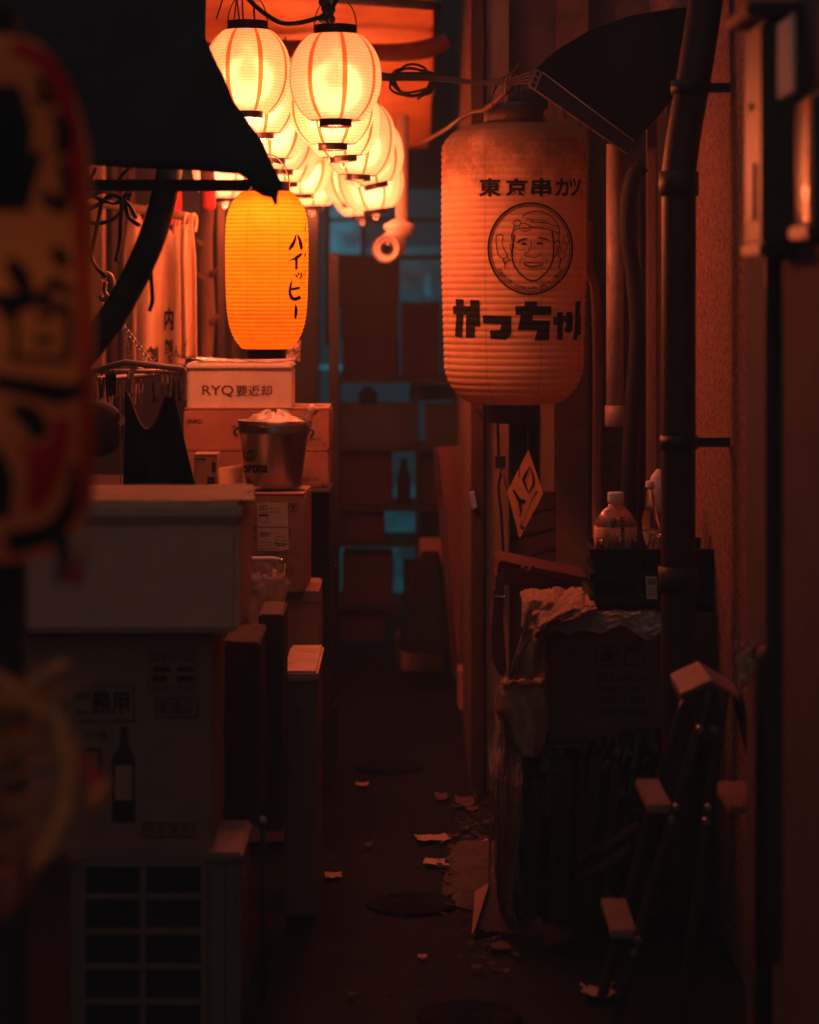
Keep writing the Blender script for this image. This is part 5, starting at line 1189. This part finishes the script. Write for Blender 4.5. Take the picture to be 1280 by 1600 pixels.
MB().prism([P(682, 700, 9.25), P(735, 696, 9.3), P(736, 1046, 9.3), P(714, 1046, 9.25)], (.01, .03, 0)).build('board_face', M('stained_board', (.26, .11, .08), .75, .25, 4, .1, 40, stretch=(3, 3, .5)), lbd)
MB().prism([P(676, 702, 9.22), P(682, 700, 9.22), P(714, 1060, 9.22), P(708, 1060, 9.22)], (0, .035, 0)).build('edge_strip', WOOD, lbd)
simple('cardboard_box', 'small low carton at the foot of the leaning board', 'box', 716, 1050, 741, 1110, 9.1, .2, KRAFTR, None)
simple('cardboard_box', 'open carton on the floor in front of the rack', 'box', 623, 1000, 690, 1050, 10.2, .25, KRAFT, None, .1)
def conef(u, v):
    a = 2*PI*u; r = (.03+.09*v)*(1+.2*noise.noise(Vector((math.cos(a)*2, math.sin(a)*2, v*3))))
    return Vector((P(672, 0, 10.).x+r*math.cos(a), 10+r*math.sin(a), P(0, 862, 10.).z-.38*v))
tag(MB().grid(conef, 32, 20).build('hanging_coat', GREYB, thick=.003), 'dark cloth bundle hanging in front of the rack', 'cloth')
simple('flat_carton', 'dark flat carton beside the cloth bundle under the leaning board', 'box', 655, 850, 700, 884, 10.3, .2, KRAFTR, None, tape=False)

# ------------------------------------------------------------------ drain covers and litter on the ground
def cover(x, y, label):
    d = CZ*F/(y-H0); p = P(x, y, d); t = thing('drain_cover', label, 'drain cover', (p.x, p.y, 0), 'round drain covers in the alley')
    MB().lathe([(.113, -.004), (.112, .002), (.106, .0025), (.105, .001)], (p.x, p.y, 0), 48).build('rim', IRON, t)
    k = MB()
    for r_ in (.03, .052, .074, .094): k.lathe([(r_-.006, .001), (r_-.005, .0035), (r_+.005, .0035), (r_+.006, .001)], (p.x, p.y, 0), 40, cap=False)
    k.lathe([(.012, .001), (.010, .0035), (.001, .004)], (p.x, p.y, 0), 20); k.build('ring_pattern', IRON, t)
cover(733, 1586, 'small round iron drain cover nearest the camera'); cover(642, 1411, 'round drain cover in the middle of the alley floor'); cover(610, 1197, 'faint round drain cover farthest down the alley')
random.seed(21)
k = MB()
for i in range(260):
    x = random.gauss(745, 30); y = random.gauss(1372, 22); d = CZ*F/(y-H0); p = P(x, y, d); p.z = .006; r_ = random.uniform(.004, .016)
    k.lathe([(r_*.4, -r_*.4), (r_, 0), (r_*.6, r_*.5), (.001, r_*.6)], p, 6, Euler((random.random(), random.random(), random.random()*3)), smooth=False)
o = k.build('rubble', CONC, loc=(.2, 6.7, 0)); o['kind'] = 'stuff'
def patchf(u, v):
    a = 2*PI*u; r = v*(1+.35*noise.noise(Vector((math.cos(a)*1.6, math.sin(a)*1.6, 5))))
    c_ = P(768, 0, 6.75)
    return Vector((c_.x+.15*r*math.cos(a), 6.75+.42*r*math.sin(a), -.004+.05*(1-v*v)*(1+.35*noise.fractal(Vector((r*math.cos(a)*3, r*math.sin(a)*3, 1)), .7, 2.2, 4))))
step = tag(MB().grid(patchf, 48, 24).build('kerb_patch', CONC), 'lumpy patch of broken concrete at the foot of the burlap heap', 'concrete')
def litter(label, x, y, w, dp, amp, seed, mat=SCRAP, rz=0., name='paper_scrap'):
    d = CZ*F/(y-H0); return tag(patch(x-w/2, x+w/2, d-dp/2, d+dp/2, .004, amp*.45, seed, rz, 16).build(name, mat, thick=.0008), label, 'litter')
litter('pale crumpled scrap lying beyond the concrete patch', 690, 1248, 20, .1, .05, 1)
litter('second pale scrap touching the foot of the door post', 727, 1256, 30, .12, .06, 2)
litter('small leaf scrap near the door post foot', 738, 1266, 18, .06, .03, 3)
litter('long torn paper strip on the asphalt beside the concrete', 675, 1312, 50, .08, .03, 4, KRAFT2, .2)
litter('curled dark cardboard scrap before the concrete patch', 690, 1350, 55, .07, .03, 5, KRAFT2, -.1)
litter('flat brown scrap lying near the flattened carton', 762, 1330, 36, .18, .05, 6, KRAFT2, .3)
fcz = CZ*F/(1460-H0)
fcn = thing('flattened_carton', 'crushed piece of carton lying at the foot of the heap', 'carton', P(800, 1460, fcz))
MB().prism([Vector((P(745, 0, 6.2).x, 6.16, .008)), Vector((P(840, 0, 6.2).x, 6.10, .006)), Vector((P(835, 0, 6.2).x, 6.26, .075)), Vector((P(765, 0, 6.2).x, 6.30, .085))], (0, .006, .003)).build('panel', KRAFTD, fcn)
MB().prism([Vector((P(736, 0, 6.2).x, 6.12, .006)), Vector((P(765, 0, 6.2).x, 6.29, .088)), Vector((P(745, 0, 6.2).x, 6.36, .05))], (.004, .0, .003)).build('torn_flap', KRAFTR, fcn)
litter('bright torn scraps scattered below the crushed carton', 780, 1482, 30, .06, .03, 8, SCRAP, .4)
litter('tiny bright chip of paper right of the lower drain cover', 745, 1514, 16, .03, .015, 9)
litter('tiny second paper chip beside the lower drain cover', 790, 1520, 12, .03, .02, 10)
litter('grey stone like crumpled paper near the ladder foot', 936, 1556, 50, .08, .08, 11, KRAFT2)
litter('leaf sized scrap in the middle of the asphalt', 660, 1497, 14, .03, .012, 12, KRAFT2)
litter('tiny chip of litter by the pale bin', 550, 1556, 12, .03, .02, 13)
litter('dark curled scrap near the far drain cover', 566, 1228, 20, .05, .03, 14, KRAFT2)
litter('small scrap close to the steel shelf foot', 575, 1322, 12, .04, .02, 15)
litter('scrap of paper at the foot of the pale bin', 520, 1370, 26, .06, .02, 16, KRAFT2)
k = MB()
random.seed(33)
for i in range(420):
    y = random.uniform(1230, 1640); x = random.uniform(500, 800); d = CZ*F/(y-H0); p = P(x, y, d); p.z = .001; r_ = random.uniform(.0015, .006)
    k.lathe([(r_*.5, 0), (r_, r_*.4), (.0005, r_*.8)], p, 5, Euler((random.random()*.6, random.random()*.6, random.random()*3)), smooth=False)
for i in range(240):                                        # trodden leaf and paper bits gathered along the heap side
    y = random.triangular(1225, 1540, 1300); x = random.gauss(735+(y-1225)*.12, 26); d = CZ*F/(y-H0); p = P(x, y, d); r_ = random.uniform(.004, .014); a_ = random.random()*6.3
    ca, sa = math.cos(a_), math.sin(a_); e1, e2 = Vector((ca, sa, random.uniform(-.1, .3)))*r_, Vector((-sa, ca, random.uniform(-.1, .3)))*r_*random.uniform(.35, .9)
    p.z = .006
    k.prism([p-e1-e2*.6, p+e1*.7-e2, p+e1+e2*.5, p-e1*.4+e2], (0, 0, .0012))
o = k.build('gravel', CONC, loc=(0, 6, 0)); o['kind'] = 'stuff'

# ------------------------------------------------------------------ thin haze added to lift the shadows
hm = bpy.data.materials.new('shadow_lift_haze'); hm.use_nodes = True; nt = hm.node_tree; nt.nodes.remove(nt.nodes['Principled BSDF'])
vo = nd(nt, 'ShaderNodeVolumePrincipled'); vo.inputs['Color'].default_value = (.72, .90, 1., 1); vo.inputs['Density'].default_value = .0115
nt.links.new(vo.outputs[0], nt.nodes['Material Output'].inputs['Volume'])
hz = MB().box((0, 8, 1.95), (40, 40, 6.1)).build('haze', hm, loc=(0, 8, 0)); hz['kind'] = 'stuff'

for o in list(bpy.data.objects):
    if '_loc' in o: del o['_loc']
